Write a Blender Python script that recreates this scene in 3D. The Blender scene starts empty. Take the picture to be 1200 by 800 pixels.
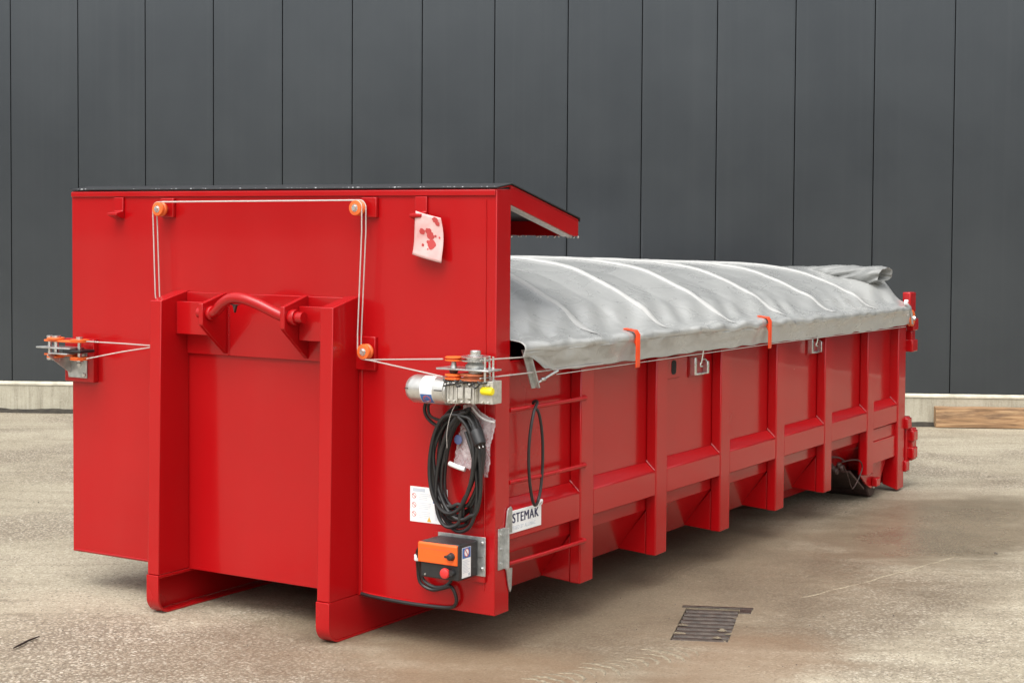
import bpy, bmesh, math, random
from mathutils import Vector, Matrix, noise
R = math.radians
random.seed(7)
scene = bpy.context.scene
COL = scene.collection

# ------------------------------------------------------------------ camera
cam_d = bpy.data.cameras.new('camera'); cam = bpy.data.objects.new('camera', cam_d); COL.objects.link(cam)
right = Vector((0.84923275, 0.52798326, 0.00611693)); up = Vector((-0.02504969, 0.02871403, 0.99927375))
fwd = right.cross(up) * -1
fwd = Vector((-0.52742416, 0.84876922, -0.03761071))
m = Matrix((( right.x, up.x, -fwd.x, 6.57774575), (right.y, up.y, -fwd.y, -6.17347088), (right.z, up.z, -fwd.z, 1.9576548), (0, 0, 0, 1)))
cam.matrix_world = m
cam_d.sensor_fit = 'HORIZONTAL'; cam_d.sensor_width = 36
cam_d.lens = 1930.4083 / 1200 * 36
cam_d.shift_y = -68.7345 / 1200
cam_d.clip_start = 0.05; cam_d.clip_end = 500
scene.camera = cam

# ------------------------------------------------------------------ light
W_ = bpy.data.worlds.new('World'); scene.world = W_; W_.use_nodes = True
SUN_DIR = Vector((0.10, -0.55, 1.0)).normalized()      # towards the sun
nt = W_.node_tree; nt.nodes.clear()
sky = nt.nodes.new('ShaderNodeTexSky'); sky.sky_type = 'NISHITA'; sky.sun_disc = False
sky.sun_elevation = math.asin(SUN_DIR.z); sky.sun_rotation = math.atan2(SUN_DIR.x, SUN_DIR.y)
sky.air_density = 1.6; sky.dust_density = 6.0; sky.ozone_density = 1.0
hsv = nt.nodes.new('ShaderNodeHueSaturation'); hsv.inputs['Saturation'].default_value = 0.16
bg = nt.nodes.new('ShaderNodeBackground'); bg.inputs['Strength'].default_value = 0.15
wo = nt.nodes.new('ShaderNodeOutputWorld')
# sky ramp: dim horizon, with an added bright low band to lift the wall
tcw = nt.nodes.new('ShaderNodeTexCoord'); sxyz = nt.nodes.new('ShaderNodeSeparateXYZ'); rmp = nt.nodes.new('ShaderNodeValToRGB')
mulw = nt.nodes.new('ShaderNodeMix'); mulw.data_type = 'RGBA'; mulw.blend_type = 'MULTIPLY'; mulw.inputs[0].default_value = 1
for (p_, v_), e_ in zip(((0.0, .12), (.04, .25), (.12, 1.55), (.28, 1.25), (1.0, 1.12)), [rmp.color_ramp.elements[0], rmp.color_ramp.elements.new(.05), rmp.color_ramp.elements.new(.12), rmp.color_ramp.elements.new(.4), rmp.color_ramp.elements[-1]]):
    e_.position = p_; e_.color = (v_, v_, v_, 1)
nt.links.new(tcw.outputs['Generated'], sxyz.inputs[0]); nt.links.new(sxyz.outputs[2], rmp.inputs[0])
nt.links.new(sky.outputs[0], hsv.inputs['Color']); nt.links.new(hsv.outputs[0], mulw.inputs[6]); nt.links.new(rmp.outputs[0], mulw.inputs[7])
nt.links.new(mulw.outputs[2], bg.inputs[0]); nt.links.new(bg.outputs[0], wo.inputs[0])
sl = bpy.data.lights.new('sun', 'SUN'); sl.energy = 0.9; sl.angle = R(60); sl.color = (1.0, 0.965, 0.91)
so = bpy.data.objects.new('sun', sl); COL.objects.link(so)
so.rotation_euler = SUN_DIR.to_track_quat('Z', 'Y').to_euler(); so.location = SUN_DIR * 30

vs = scene.view_settings
vs.view_transform = 'Standard'; vs.look = 'None'; vs.gamma = 1; vs.use_curve_mapping = False
vs.exposure = 0.55

# ------------------------------------------------------------------ materials
class NT:
    def __init__(s, name):
        s.m = bpy.data.materials.new(name); s.m.use_nodes = True
        s.t = s.m.node_tree; s.b = s.t.nodes['Principled BSDF']; s.out = s.t.nodes['Material Output']
        s.tc = s.t.nodes.new('ShaderNodeTexCoord')
    def n(s, typ, **kw):
        nd = s.t.nodes.new(typ)
        for k, v in kw.items():
            if k in nd.inputs.keys(): nd.inputs[k].default_value = v
            else: setattr(nd, k, v)
        return nd
    def l(s, a, b): s.t.links.new(a, b)
    def mapping(s, scale=(1, 1, 1), loc=(0, 0, 0), rot=(0, 0, 0), src='Object'):
        mp = s.n('ShaderNodeMapping'); mp.inputs['Scale'].default_value = scale
        mp.inputs['Location'].default_value = loc; mp.inputs['Rotation'].default_value = rot
        s.l(s.tc.outputs[src], mp.inputs['Vector']); return mp.outputs[0]
    def remap(s, vec, scale):
        mp = s.n('ShaderNodeMapping'); mp.inputs['Scale'].default_value = scale; s.l(vec, mp.inputs['Vector']); return mp.outputs[0]
    def noise(s, scale, detail=4, rough=.55, vec=None, dist=0):
        nd = s.n('ShaderNodeTexNoise'); nd.inputs['Scale'].default_value = scale; nd.inputs['Detail'].default_value = detail
        nd.inputs['Roughness'].default_value = rough; nd.inputs['Distortion'].default_value = dist
        s.l(vec if vec is not None else s.tc.outputs['Object'], nd.inputs['Vector']); return nd.outputs['Fac']
    def ramp(s, fac, stops):
        r = s.n('ShaderNodeValToRGB'); e = r.color_ramp.elements
        while len(e) < len(stops): e.new(.5)
        for el, (p, c) in zip(e, stops):
            el.position = p; el.color = (c, c, c, 1) if isinstance(c, (int, float)) else (*c, 1)
        s.l(fac, r.inputs[0]); return r.outputs[0]
    def mix(s, fac, a, b, mode='MIX'):
        mx = s.n('ShaderNodeMix', data_type='RGBA', blend_type=mode)
        for sock, v in ((mx.inputs[0], fac), (mx.inputs[6], a), (mx.inputs[7], b)):
            if isinstance(v, (int, float)): sock.default_value = v
            elif isinstance(v, tuple): sock.default_value = (*v, 1)
            else: s.l(v, sock)
        return mx.outputs[2]
    def math(s, op, a, b=0.0, clamp=False):
        nd = s.n('ShaderNodeMath', operation=op); nd.use_clamp = clamp
        for i, v in enumerate((a, b)):
            if isinstance(v, (int, float)): nd.inputs[i].default_value = v
            else: s.l(v, nd.inputs[i])
        return nd.outputs[0]
    def bump(s, h, strength, dist=.01, normal=None):
        b = s.n('ShaderNodeBump'); b.inputs['Strength'].default_value = strength; b.inputs['Distance'].default_value = dist
        s.l(h, b.inputs['Height'])
        if normal is not None: s.l(normal, b.inputs['Normal'])
        return b.outputs[0]
    def set(s, **kw):
        names = dict(color='Base Color', rough='Roughness', metal='Metallic', normal='Normal', coat='Coat Weight', coatr='Coat Roughness', alpha='Alpha', trans='Transmission Weight', spec='Specular IOR Level', sheen='Sheen Weight')
        for k, v in kw.items():
            i = s.b.inputs[names[k]]
            if isinstance(v, (int, float)): i.default_value = v
            elif isinstance(v, tuple): i.default_value = (*v, 1)
            else: s.l(v, i)
        return s.m

M = {}
def red_paint(name, rough=.3, film=.05, coat=.15):
    t = NT(name)
    big = t.noise(.9, 3, .5); streak = t.noise(1.6, 3, .5, t.mapping((3, 3, .5)))
    c = t.mix(t.ramp(big, [(.3, 0), (.7, 1)]), (.345, .0028, .0047), (.395, .0036, .0057))
    c = t.mix(t.math('MULTIPLY', t.ramp(streak, [(.40, 0), (.75, 1)]), film), c, (.46, .06, .05))
    r = t.math('ADD', t.math('MULTIPLY', t.ramp(t.noise(1.8, 4, .55), [(.3, 0), (.75, 1)]), .14), rough - .06)
    nb = t.bump(t.noise(.9, 2, .45), .26, .05)
    pass
    return t.set(color=c, rough=r, normal=nb, coat=coat, coatr=.05, spec=.32)
M['red'] = red_paint('red_paint', .21, .05, .2)
M['red_side'] = red_paint('red_side_paint', .22, .01, .26)

def plain(name, col, rough=.5, metal=0., var=.12, scale=12, bump=.05, **kw):
    t = NT(name); n = t.noise(scale, 5, .6)
    lo = tuple(max(0, c * (1 - var)) for c in col); hi = tuple(min(1, c * (1 + var)) for c in col)
    c = t.mix(t.ramp(n, [(.3, 0), (.7, 1)]), lo, hi)
    r = t.math('ADD', t.math('MULTIPLY', t.noise(scale * 1.7, 4), .2), rough - .1)
    return t.set(color=c, rough=r, metal=metal, normal=t.bump(t.noise(scale * 12, 3), bump, .004), **kw)
M['steel'] = plain('galvanised_steel', (.50, .51, .50), .42, .85, .25, 30, .12)
M['zinc'] = plain('bright_zinc', (.66, .66, .65), .28, .95, .15, 40)
M['alu'] = plain('cast_aluminium', (.56, .54, .49), .45, .55, .2, 50, .2)
M['motor'] = plain('motor_shell', (.62, .61, .58), .33, .8, .12, 25)
M['orange'] = plain('orange_plastic', (.72, .13, .022), .45, 0, .1, 20)
M['orange_cover'] = plain('orange_cover_plastic', (.80, .115, .012), .4, 0, .06, 14)
M['clip'] = plain('orange_clip_paint', (.76, .065, .012), .35, 0, .08, 14)
M['copper'] = plain('worn_orange_drum', (.42, .12, .05), .5, .1, .3, 40)
M['black'] = plain('black_rubber', (.008, .008, .009), .5, 0, .3, 30, .15)
M['blackbox'] = plain('black_plastic', (.020, .020, .021), .38, 0, .2, 30, .2)
M['cable'] = plain('black_cable_sheath', (.016, .015, .015), .34, 0, .2, 40, .1)
M['rope'] = plain('wire_rope', (.55, .50, .47), .5, .25, .2, 300, .6)
M['white'] = plain('white_label', (.80, .80, .80), .4, 0, .03, 10)
M['navy'] = plain('navy_print', (.012, .010, .06), .5)
M['greyprint'] = plain('pale_grey_print', (.50, .54, .60), .5)
M['redprint'] = plain('red_print', (.55, .09, .07), .5)
M['blueprint'] = plain('blue_print', (.05, .14, .38), .5)
M['yellowprint'] = plain('yellow_print', (.75, .42, .05), .5)
M['yellow'] = plain('yellow_plastic', (.80, .66, .01), .4)
M['stop'] = plain('red_button_plastic', (.62, .03, .03), .35)
M['dark'] = plain('dark_void', (.012, .010, .010), .8)
M['chrome'] = plain('chromed_latch', (.72, .72, .73), .2, .95, .1, 30)
M['darksteel'] = plain('dark_worn_steel', (.060, .034, .030), .5, .45, .4, 30, .3)
M['grate'] = plain('rusty_grate_iron', (.055, .041, .032), .45, .2, .5, 35, .5)
M['tread'] = plain('tyre_mud', (.255, .215, .15), .9, 0, .45, 45, .8)
M['crust'] = plain('dried_mud', (.19, .155, .105), .9, 0, .45, 45, .8)
M['lining'] = plain('pale_trim', (.55, .53, .52), .5, 0, .2, 60)
M['twig'] = plain('dark_twig', (.02, .013, .010), .8)
M['stone'] = plain('grey_pebble', (.07, .06, .05), .8, 0, .4, 60)
M['leaf'] = plain('yellow_leaf', (.55, .43, .06), .7)

def mk_paper():
    t = NT('wet_paper'); n = t.noise(14, 4)
    c = t.mix(t.ramp(n, [(.35, 0), (.75, 1)]), (.62, .34, .33), (.74, .50, .48))
    return t.set(color=c, rough=.55, normal=t.bump(t.noise(9, 3), .25, .02))
M['paper'] = mk_paper()
M['paperstain'] = plain('soaked_paper', (.44, .05, .05), .35)
def mk_bag():
    t = NT('clear_plastic_bag')
    n = t.noise(30, 5, .6, None, .8)
    a = t.ramp(n, [(.3, .16), (.72, .66)])
    return t.set(color=(.80, .72, .74), rough=.14, alpha=a, normal=t.bump(t.noise(14, 3, .5, None, 1.2), .35, .02))
M['bag'] = mk_bag()
M['bagwhite'] = plain('white_film_roll', (.78, .77, .76), .4)
M['bagblue'] = plain('blue_packet', (.10, .13, .28), .5)

def mk_tarp():
    t = NT('grey_pvc_tarpaulin')
    n = t.noise(3.2, 7, .62); f = t.noise(90, 3, .6); wv = t.noise(7, 6, .6, t.mapping((1, .35, 1)), .8)
    c = t.mix(t.ramp(n, [(.3, 0), (.72, 1)]), (.325, .33, .32), (.39, .395, .38))
    c = t.mix(t.ramp(f, [(.5, 0), (.75, .25)]), c, (.48, .48, .465))
    r = t.math('ADD', t.math('MULTIPLY', t.ramp(wv, [(.35, 0), (.7, 1)]), .20), .22)
    nb = t.bump(wv, .13, .03); nb = t.bump(t.noise(26, 4, .55, t.mapping((1, .3, 1))), .05, .006, nb); nb = t.bump(t.noise(420, 2), .06, .001, nb)
    def crease(scale, vec, w):      # sharp thin fold lines
        f_ = t.math('ABSOLUTE', t.math('SUBTRACT', t.noise(scale, 3, .5, vec, .6), .5))
        return t.ramp(f_, [(0, 1), (w, 0)])
    nb = t.bump(crease(1.9, t.mapping((1, .55, 1)), .045), .09, .008, nb)
    nb = t.bump(crease(3.3, t.mapping((.7, 1.2, 1), loc=(3, 1, 0)), .035), .07, .006, nb)
    return t.set(color=c, rough=r, normal=nb, spec=.5, coat=.6, coatr=.16)
M['tarp'] = mk_tarp()
def mk_back_shaded():
    t = NT('tarpaulin_reverse_shaded'); n = t.noise(9, 6, .6)
    c = t.mix(t.ramp(n, [(.3, 0), (.7, 1)]), (.17, .174, .17), (.235, .24, .232))  # reverse-side grey, darkened to stand for shading on the roll
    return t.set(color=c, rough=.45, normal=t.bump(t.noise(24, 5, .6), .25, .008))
M['tarp_back_shaded'] = mk_back_shaded()
def mk_sleeve_highlight():
    t = NT('tarpaulin_bow_highlight'); n = t.noise(30, 5)
    c = t.mix(t.ramp(n, [(.3, 0), (.7, 1)]), (.41, .41, .395), (.47, .47, .455))  # lighter than the sheet, standing for highlights along the bow ridges
    return t.set(color=c, rough=.32, normal=t.bump(n, .15, .006))
M['sleeve_highlight'] = mk_sleeve_highlight()

def mk_wall():
    t = NT('anthracite_cladding')
    n = t.noise(.8, 5, .6); st = t.noise(1.3, 5, .6, t.mapping((14, 14, .12)))
    c = t.mix(t.ramp(n, [(.3, 0), (.7, 1)]), (.054, .062, .070), (.066, .075, .083))
    c = t.mix(t.ramp(st, [(.5, 0), (.85, .18)]), c, (.10, .108, .114))
    nb = t.bump(t.noise(.9, 3, .5, t.mapping((3, 3, .3))), .06, .05)
    return t.set(color=c, rough=t.math('ADD', t.math('MULTIPLY', n, .08), .20), normal=nb, spec=.6, metal=.62)
M['wall'] = mk_wall()
M['seam'] = plain('seam_shadow_gap', (.055, .060, .064), .8)
def mk_conc():
    t = NT('stained_concrete')
    n = t.noise(2.2, 7, .65); st = t.noise(2.0, 6, .7, t.mapping((9, 9, .7))); f = t.noise(70, 4, .6)
    c = t.mix(t.ramp(n, [(.3, 0), (.72, 1)]), (.30, .275, .21), (.47, .44, .35))
    c = t.mix(t.ramp(st, [(.48, 0), (.72, .75)]), c, (.17, .15, .105))
    c = t.mix(t.ramp(f, [(.45, 0), (.8, .5)]), c, (.50, .48, .40))
    return t.set(color=c, rough=.8, normal=t.bump(t.noise(40, 5, .65), .4, .01))
M['conc'] = mk_conc()
M['ledge'] = plain('pale_concrete_ledge', (.50, .465, .37), .75, 0, .25, 9, .3)
M['grime'] = plain('dark_grime', (.028, .023, .016), .85, 0, .5, 12, .4)

def mk_wood():
    t = NT('weathered_wood')
    g = t.noise(2.0, 9, .62, t.mapping((.9, 13, 13)), 1.1); n = t.noise(2.0, 5, .6, t.mapping((1.2, 5, 5)))
    c = t.ramp(g, [(.3, (.11, .06, .03)), (.5, (.34, .20, .10)), (.70, (.50, .33, .18))])
    c = t.mix(t.ramp(n, [(.52, 0), (.72, .8)]), c, (.10, .06, .04))
    v = t.n('ShaderNodeTexVoronoi'); v.inputs['Scale'].default_value = 2.6
    t.l(t.mapping((1.0, 2.6, 2.6)), v.inputs['Vector'])
    c = t.mix(t.ramp(v.outputs['Distance'], [(.06, .9), (.20, 0)]), c, (.05, .028, .02))
    return t.set(color=c, rough=.7, normal=t.bump(g, .4, .01))
M['wood'] = mk_wood()
M['endgrain'] = plain('end_grain', (.42, .29, .16), .8, 0, .3, 40, .4)

def mk_ground():
    t = NT('wet_worn_concrete_yard')
    P = t.tc.outputs['Object']
    big = t.noise(.30, 4, .55, None, .4); mid = t.noise(1.3, 7, .66, None, .3); fine = t.noise(16, 6, .72); agg = t.noise(150, 3, .7)
    run = t.noise(1.0, 7, .68, t.remap(t.mapping(rot=(0, 0, R(-30))), (.5, 2.2, 1)), .5)     # streaks along the wall
    c = t.mix(t.ramp(mid, [(.3, 0), (.7, 1)]), (.35, .31, .225), (.49, .44, .33))
    c = t.mix(t.ramp(run, [(.42, 0), (.68, .65)]), c, (.52, .475, .36))
    c = t.mix(t.ramp(big, [(.46, 0), (.66, .6)]), c, (.225, .185, .120))
    st2 = t.noise(.9, 7, .7, t.remap(t.mapping(rot=(0, 0, R(-24)), loc=(7, 3, 0)), (.35, 1.9, 1)), .7)
    c = t.mix(t.ramp(st2, [(.52, 0), (.66, .62)]), c, (.175, .145, .098))
    st3 = t.noise(1.5, 6, .62, t.remap(t.mapping(rot=(0, 0, R(-34)), loc=(1, 5, 0)), (.22, 2.4, 1)), 1.4)
    c = t.mix(t.ramp(st3, [(.56, 0), (.66, .5)]), c, (.20, .165, .11))
    c = t.mix(t.ramp(fine, [(.48, 0), (.75, .55)]), c, (.52, .475, .365))
    c = t.mix(t.ramp(fine, [(.22, .6), (.42, 0)]), c, (.20, .155, .095))
    sep = t.n('ShaderNodeSeparateXYZ'); t.l(P, sep.inputs[0])
    def blob(cx, cy, rx, ry):
        a = t.math('DIVIDE', t.math('SUBTRACT', sep.outputs[0], cx), rx); b = t.math('DIVIDE', t.math('SUBTRACT', sep.outputs[1], cy), ry)
        return t.math('SQRT', t.math('ADD', t.math('MULTIPLY', a, a), t.math('MULTIPLY', b, b)))
    def ragged(d, kr, km):
        d = t.math('ADD', d, t.math('MULTIPLY', t.math('SUBTRACT', run, .5), kr))
        return t.math('ADD', d, t.math('MULTIPLY', t.math('SUBTRACT', mid, .5), km))
    patch = t.noise(.8, 5, .6, t.mapping(loc=(2, 9, 0)), .3)
    worn = t.math('MAXIMUM', t.ramp(patch, [(.47, .15), (.62, 1)]), t.ramp(ragged(t.math('MINIMUM', blob(1.6, -.75, 1.5, .75), blob(3.7, 1.9, .5, 1.3)), .5, 1.0), [(.6, 1), (1.15, 0)]))
    def grains(scale):
        v = t.n('ShaderNodeTexVoronoi'); v.inputs['Scale'].default_value = scale; t.l(P, v.inputs['Vector'])
        gr = t.n('ShaderNodeSeparateColor'); t.l(v.outputs['Color'], gr.inputs[0])
        return v, gr
    v, gr = grains(64); v2, gr2 = grains(125)
    stone = t.ramp(gr.outputs[0], [(.05, (.085, .062, .045)), (.25, (.20, .155, .115)), (.55, (.36, .30, .225)), (.80, (.47, .42, .33)), (.96, (.74, .70, .60))])
    stone2 = t.ramp(gr2.outputs[0], [(.05, (.07, .05, .035)), (.30, (.22, .175, .125)), (.60, (.38, .32, .24)), (.95, (.66, .62, .52))])
    joint = t.ramp(v.outputs['Distance'], [(.42, 0), (.62, 1)])
    ag = t.mix(joint, t.mix(.45, stone, stone2), (.13, .10, .07))
    c = t.mix(t.math('ADD', t.math('MULTIPLY', worn, .50), .24), c, ag)
    spk = t.ramp(gr2.outputs[1], [(.90, 0), (.93, 1)])
    c = t.mix(t.math('MULTIPLY', spk, .6), c, (.055, .040, .028))
    gm = t.ramp(gr2.outputs[2], [(.70, 0), (.9, 1)])
    c = t.mix(t.ramp(agg, [(.52, 0), (.72, .5)]), c, (.12, .088, .055))
    # damp zone left by water running off the container, ragged edge
    d = ragged(t.math('MINIMUM', blob(2.35, 1.75, 2.1, 3.7), blob(3.3, 4.2, 1.1, 2.2)), .9, .8)
    damp = t.ramp(d, [(.50, 1), (1.20, 0)])
    wc = t.mix(t.ramp(mid, [(.3, 0), (.7, 1)]), (.105, .080, .050), (.20, .155, .10))
    wc = t.mix(t.math('MULTIPLY', gm, .35), wc, (.32, .27, .19))
    c = t.mix(t.math('MULTIPLY', damp, .85), c, wc)
    # thin film of standing water beside the rear half
    d2 = ragged(blob(3.45, 4.2, .8, 1.9), 1.0, .8)
    film = t.ramp(d2, [(.25, 1), (1.25, 0)])
    # rusty brown drift round the drain and towards the right
    db = ragged(t.math('MINIMUM', blob(3.65, .55, .55, .7), blob(2.7, -.2, .8, .6)), .6, 1.6)
    c = t.mix(t.ramp(db, [(.45, .45), (1.05, 0)]), c, (.235, .150, .088))
    rough = t.math('ADD', t.math('MULTIPLY', fine, .2), .60)
    rough = t.math('SUBTRACT', rough, t.math('MULTIPLY', damp, .16))
    rough = t.math('SUBTRACT', rough, t.math('MULTIPLY', film, .34))
    h = t.math('ADD', t.math('MULTIPLY', agg, .5), t.math('MULTIPLY', t.math('MULTIPLY', v.outputs['Distance'], worn), -.9))
    nb = t.bump(h, .55, .006); nb = t.bump(t.noise(5, 6, .65), .3, .02, nb)
    return t.set(color=c, rough=rough, normal=nb, spec=.5)
M['ground'] = mk_ground()
M['silt'] = plain('pale_silt', (.375, .325, .23), .9, 0, .45, 45, .8)

# ------------------------------------------------------------------ mesh helpers
def box(bm, x0, x1, y0, y1, z0, z1):
    v = [bm.verts.new((x, y, z)) for z in (z0, z1) for (x, y) in ((x0, y0), (x1, y0), (x1, y1), (x0, y1))]
    for f in ((0, 3, 2, 1), (4, 5, 6, 7), (0, 1, 5, 4), (1, 2, 6, 5), (2, 3, 7, 6), (3, 0, 4, 7)): bm.faces.new([v[i] for i in f])
def prism(bm, pts, axis, a0, a1):
    def P(p, a):
        return {'x': (a, p[0], p[1]), 'y': (p[0], a, p[1]), 'z': (p[0], p[1], a)}[axis]
    A = [bm.verts.new(P(p, a0)) for p in pts]; B = [bm.verts.new(P(p, a1)) for p in pts]
    n = len(pts)
    bm.faces.new(A); bm.faces.new(B[::-1])
    for i in range(n): bm.faces.new((A[i], B[i], B[(i + 1) % n], A[(i + 1) % n]))
def tube(bm, pts, r, seg=8, closed=False, rs=None):
    pts = [Vector(p) for p in pts]; n = len(pts); rings = []
    t0 = (pts[1] - pts[0]).normalized()
    nrm = t0.orthogonal().normalized()
    for i in range(n):
        if closed: t = (pts[(i + 1) % n] - pts[i - 1]).normalized()
        else: t = (pts[min(i + 1, n - 1)] - pts[max(i - 1, 0)]).normalized()
        nrm = (nrm - t * nrm.dot(t))
        if nrm.length < 1e-6: nrm = t.orthogonal()
        nrm.normalize(); b = t.cross(nrm); rr = rs[i] if rs else r
        rings.append([bm.verts.new(pts[i] + (nrm * math.cos(2 * math.pi * k / seg) + b * math.sin(2 * math.pi * k / seg)) * rr) for k in range(seg)])
    for i in range(n if closed else n - 1):
        a, c = rings[i], rings[(i + 1) % n]
        for k in range(seg): bm.faces.new((a[k], a[(k + 1) % seg], c[(k + 1) % seg], c[k]))
    if not closed: bm.faces.new(rings[0][::-1]); bm.faces.new(rings[-1])
def lathe(bm, c, axis, prof, seg=24):
    c = Vector(c); ax = {'x': Vector((1, 0, 0)), 'y': Vector((0, 1, 0)), 'z': Vector((0, 0, 1))}[axis]
    u = {'x': Vector((0, 1, 0)), 'y': Vector((0, 0, 1)), 'z': Vector((1, 0, 0))}[axis]; w = ax.cross(u)
    rings = []
    for r, h in prof:
        rings.append([bm.verts.new(c + ax * h + (u * math.cos(2 * math.pi * k / seg) + w * math.sin(2 * math.pi * k / seg)) * max(r, 1e-4)) for k in range(seg)])
    for a, b in zip(rings, rings[1:]):
        for k in range(seg): bm.faces.new((a[k], a[(k + 1) % seg], b[(k + 1) % seg], b[k]))
    bm.faces.new(rings[0][::-1]); bm.faces.new(rings[-1])
def cyl(bm, c, axis, r, h0, h1, seg=20): lathe(bm, c, axis, [(r, h0), (r, h1)], seg)
def smooth_path(pts, per=8, closed=False):
    P = [Vector(p) for p in pts]; n = len(P); out = []
    rng = range(n if closed else n - 1)
    for i in rng:
        if closed: a, b, c, d = P[i - 1], P[i], P[(i + 1) % n], P[(i + 2) % n]
        else: a, b, c, d = P[max(i - 1, 0)], P[i], P[i + 1], P[min(i + 2, n - 1)]
        for k in range(per):
            t = k / per
            out.append(.5 * ((2 * b) + (c - a) * t + (2 * a - 5 * b + 4 * c - d) * t * t + (-a + 3 * b - 3 * c + d) * t ** 3))
    if not closed: out.append(P[-1])
    return out
def new(): return bmesh.new()
def obj(name, bm, mat, parent=None, bevel=0, smooth=True, recalc=True, ang=35):
    if recalc: bmesh.ops.recalc_face_normals(bm, faces=bm.faces)
    me = bpy.data.meshes.new(name); bm.to_mesh(me); bm.free()
    mats = mat if isinstance(mat, (list, tuple)) else [mat]
    for x in mats: me.materials.append(M[x])
    if smooth:
        me.polygons.foreach_set('use_smooth', [True] * len(me.polygons)); me.set_sharp_from_angle(angle=R(ang))
    o = bpy.data.objects.new(name, me); COL.objects.link(o)
    if parent: o.parent = parent; o.matrix_parent_inverse = Matrix()
    if parent and parent.parent is None and parent.type == 'EMPTY':
        o.matrix_parent_inverse = parent.matrix_basis.inverted()
    if bevel:
        b = o.modifiers.new('bevel', 'BEVEL'); b.width = bevel; b.segments = 2; b.limit_method = 'ANGLE'; b.angle_limit = R(40)
    return o
def tag(o, label, cat, group=None, kind=None):
    if label: o['label'] = label
    if cat: o['category'] = cat
    if group: o['group'] = group
    if kind: o['kind'] = kind
    return o
def thing(name, label, cat, loc=(0, 0, 0), group=None):
    o = bpy.data.objects.new(name, None); o.empty_display_size = .2; o.location = loc; COL.objects.link(o)
    return tag(o, label, cat, group)
def text_mesh(name, body, size, origin, ux, uz, mat, parent, bold=0.0, shear=0.0, depth=.0012, sx=1.0):
    cu = bpy.data.curves.new(name, 'FONT'); cu.body = body; cu.size = 1.0; cu.extrude = depth / size; cu.resolution_u = 6; cu.shear = shear; cu.space_character = 1.12
    tmp = bpy.data.objects.new(name, cu); COL.objects.link(tmp)
    dg = bpy.context.evaluated_depsgraph_get(); me = bpy.data.meshes.new_from_object(tmp.evaluated_get(dg))
    bpy.data.objects.remove(tmp); bpy.data.curves.remove(cu)
    ux, uz = Vector(ux).normalized(), Vector(uz).normalized(); un = ux.cross(uz); o0 = Vector(origin)
    for v in me.vertices: v.co = o0 + ux * (v.co.x * sx * size) + uz * (v.co.y * size) + un * (v.co.z * size)
    me.materials.clear(); me.materials.append(M[mat])
    if bold:
        b1 = bmesh.new(); b1.from_mesh(me); geo = bmesh.ops.duplicate(b1, geom=b1.verts[:] + b1.edges[:] + b1.faces[:])
        for g_ in geo['geom']:
            if isinstance(g_, bmesh.types.BMVert): g_.co += ux * bold + un * .0003
        b1.to_mesh(me); b1.free()
    o = bpy.data.objects.new(name, me); COL.objects.link(o)
    if parent: o.parent = parent
    return o

# ------------------------------------------------------------------ ground
DU = Vector((.27, .118, 0)).normalized(); DV = Vector((.225, -.645, 0)).normalized(); DO = Vector((2.955, 1.355, 0))
def gp(a, b, z): p = DO + DU * a + DV * b; return (p.x, p.y, z)
bm = new(); s = 120
outer_ = [bm.verts.new(p) for p in ((-s, -s, 0), (s, -s, 0), (s, s, 0), (-s, s, 0))]
hole_ = [bm.verts.new(gp(a, b, 0)) for a, b in ((0, .665), (.27, .665), (.27, 0), (0, 0))]
pit_ = [bm.verts.new(gp(a, b, -.16)) for a, b in ((0, .665), (.27, .665), (.27, 0), (0, 0))]
for i in range(4):
    j = (i + 1) % 4
    bm.faces.new((outer_[i], outer_[j], hole_[j], hole_[i])); bm.faces.new((hole_[i], hole_[j], pit_[j], pit_[i]))
bm.faces.new(pit_)
g = obj('ground', bm, 'ground', smooth=False, recalc=False); g['kind'] = 'structure'

# ------------------------------------------------------------------ warehouse
WA = 0.47956; OFF = 7.631
dv = Vector((math.cos(WA), math.sin(WA), 0)); nv = Vector((-math.sin(WA), math.cos(WA), 0))
wh = thing('warehouse', 'large warehouse with anthracite panel cladding above a low concrete plinth', 'building', nv * OFF)
seams = [-3.302, -2.611, -1.925, -1.235, -.54, .158, .852, 1.567, 2.285, 3.007, 3.732, 4.484, 5.239, 5.997]
while seams[-1] < 24: seams.append(seams[-1] + .757)
while seams[0] > -18: seams.insert(0, seams[0] - .69)
def wpart(bm): 
    bmesh.ops.transform(bm, matrix=Matrix(((dv.x, nv.x, 0, nv.x * OFF), (dv.y, nv.y, 0, nv.y * OFF), (0, 0, 1, 0), (0, 0, 0, 1))), verts=bm.verts)
HW = 6.4
bm = new()     # each panel is one cladding sheet with rolled edges; the joints are real gaps 6 mm wide
for a, b in zip(seams, seams[1:]):
    e = .0011; d = .006
    prism(bm, [(a + e, .02), (a + e + .004, d - .006), (a + e + .02, d - .006 - .0015), (b - e - .02, d - .006 - .0015), (b - e - .004, d - .006), (b - e, .02), (b - e, .06), (a + e, .06)], 'z', .315, HW)
wpart(bm); obj('wall_cladding', bm, 'wall', wh, smooth=False)
bm = new(); box(bm, seams[0], seams[-1], .062, .10, .315, HW - .01); wpart(bm); obj('joint_backing', bm, 'seam', wh, smooth=False)
bm = new(); box(bm, seams[0], seams[-1], .105, 14, .30, HW - .03); wpart(bm); obj('hall_body', bm, 'wall', wh, smooth=False)
bm = new(); box(bm, seams[0] - .05, seams[-1] + .05, -.05, 14.1, HW + .002, HW + .16); wpart(bm); obj('roof_edge', bm, 'wall', wh, smooth=False)
bm = new(); prism(bm, [(-.02, -.2), (-.02, .272), (.005, .295), (.10, .295), (.10, -.2)], 'x', seams[0], seams[-1])
wpart(bm); obj('plinth', bm, ['conc'], wh, .004)
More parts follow.
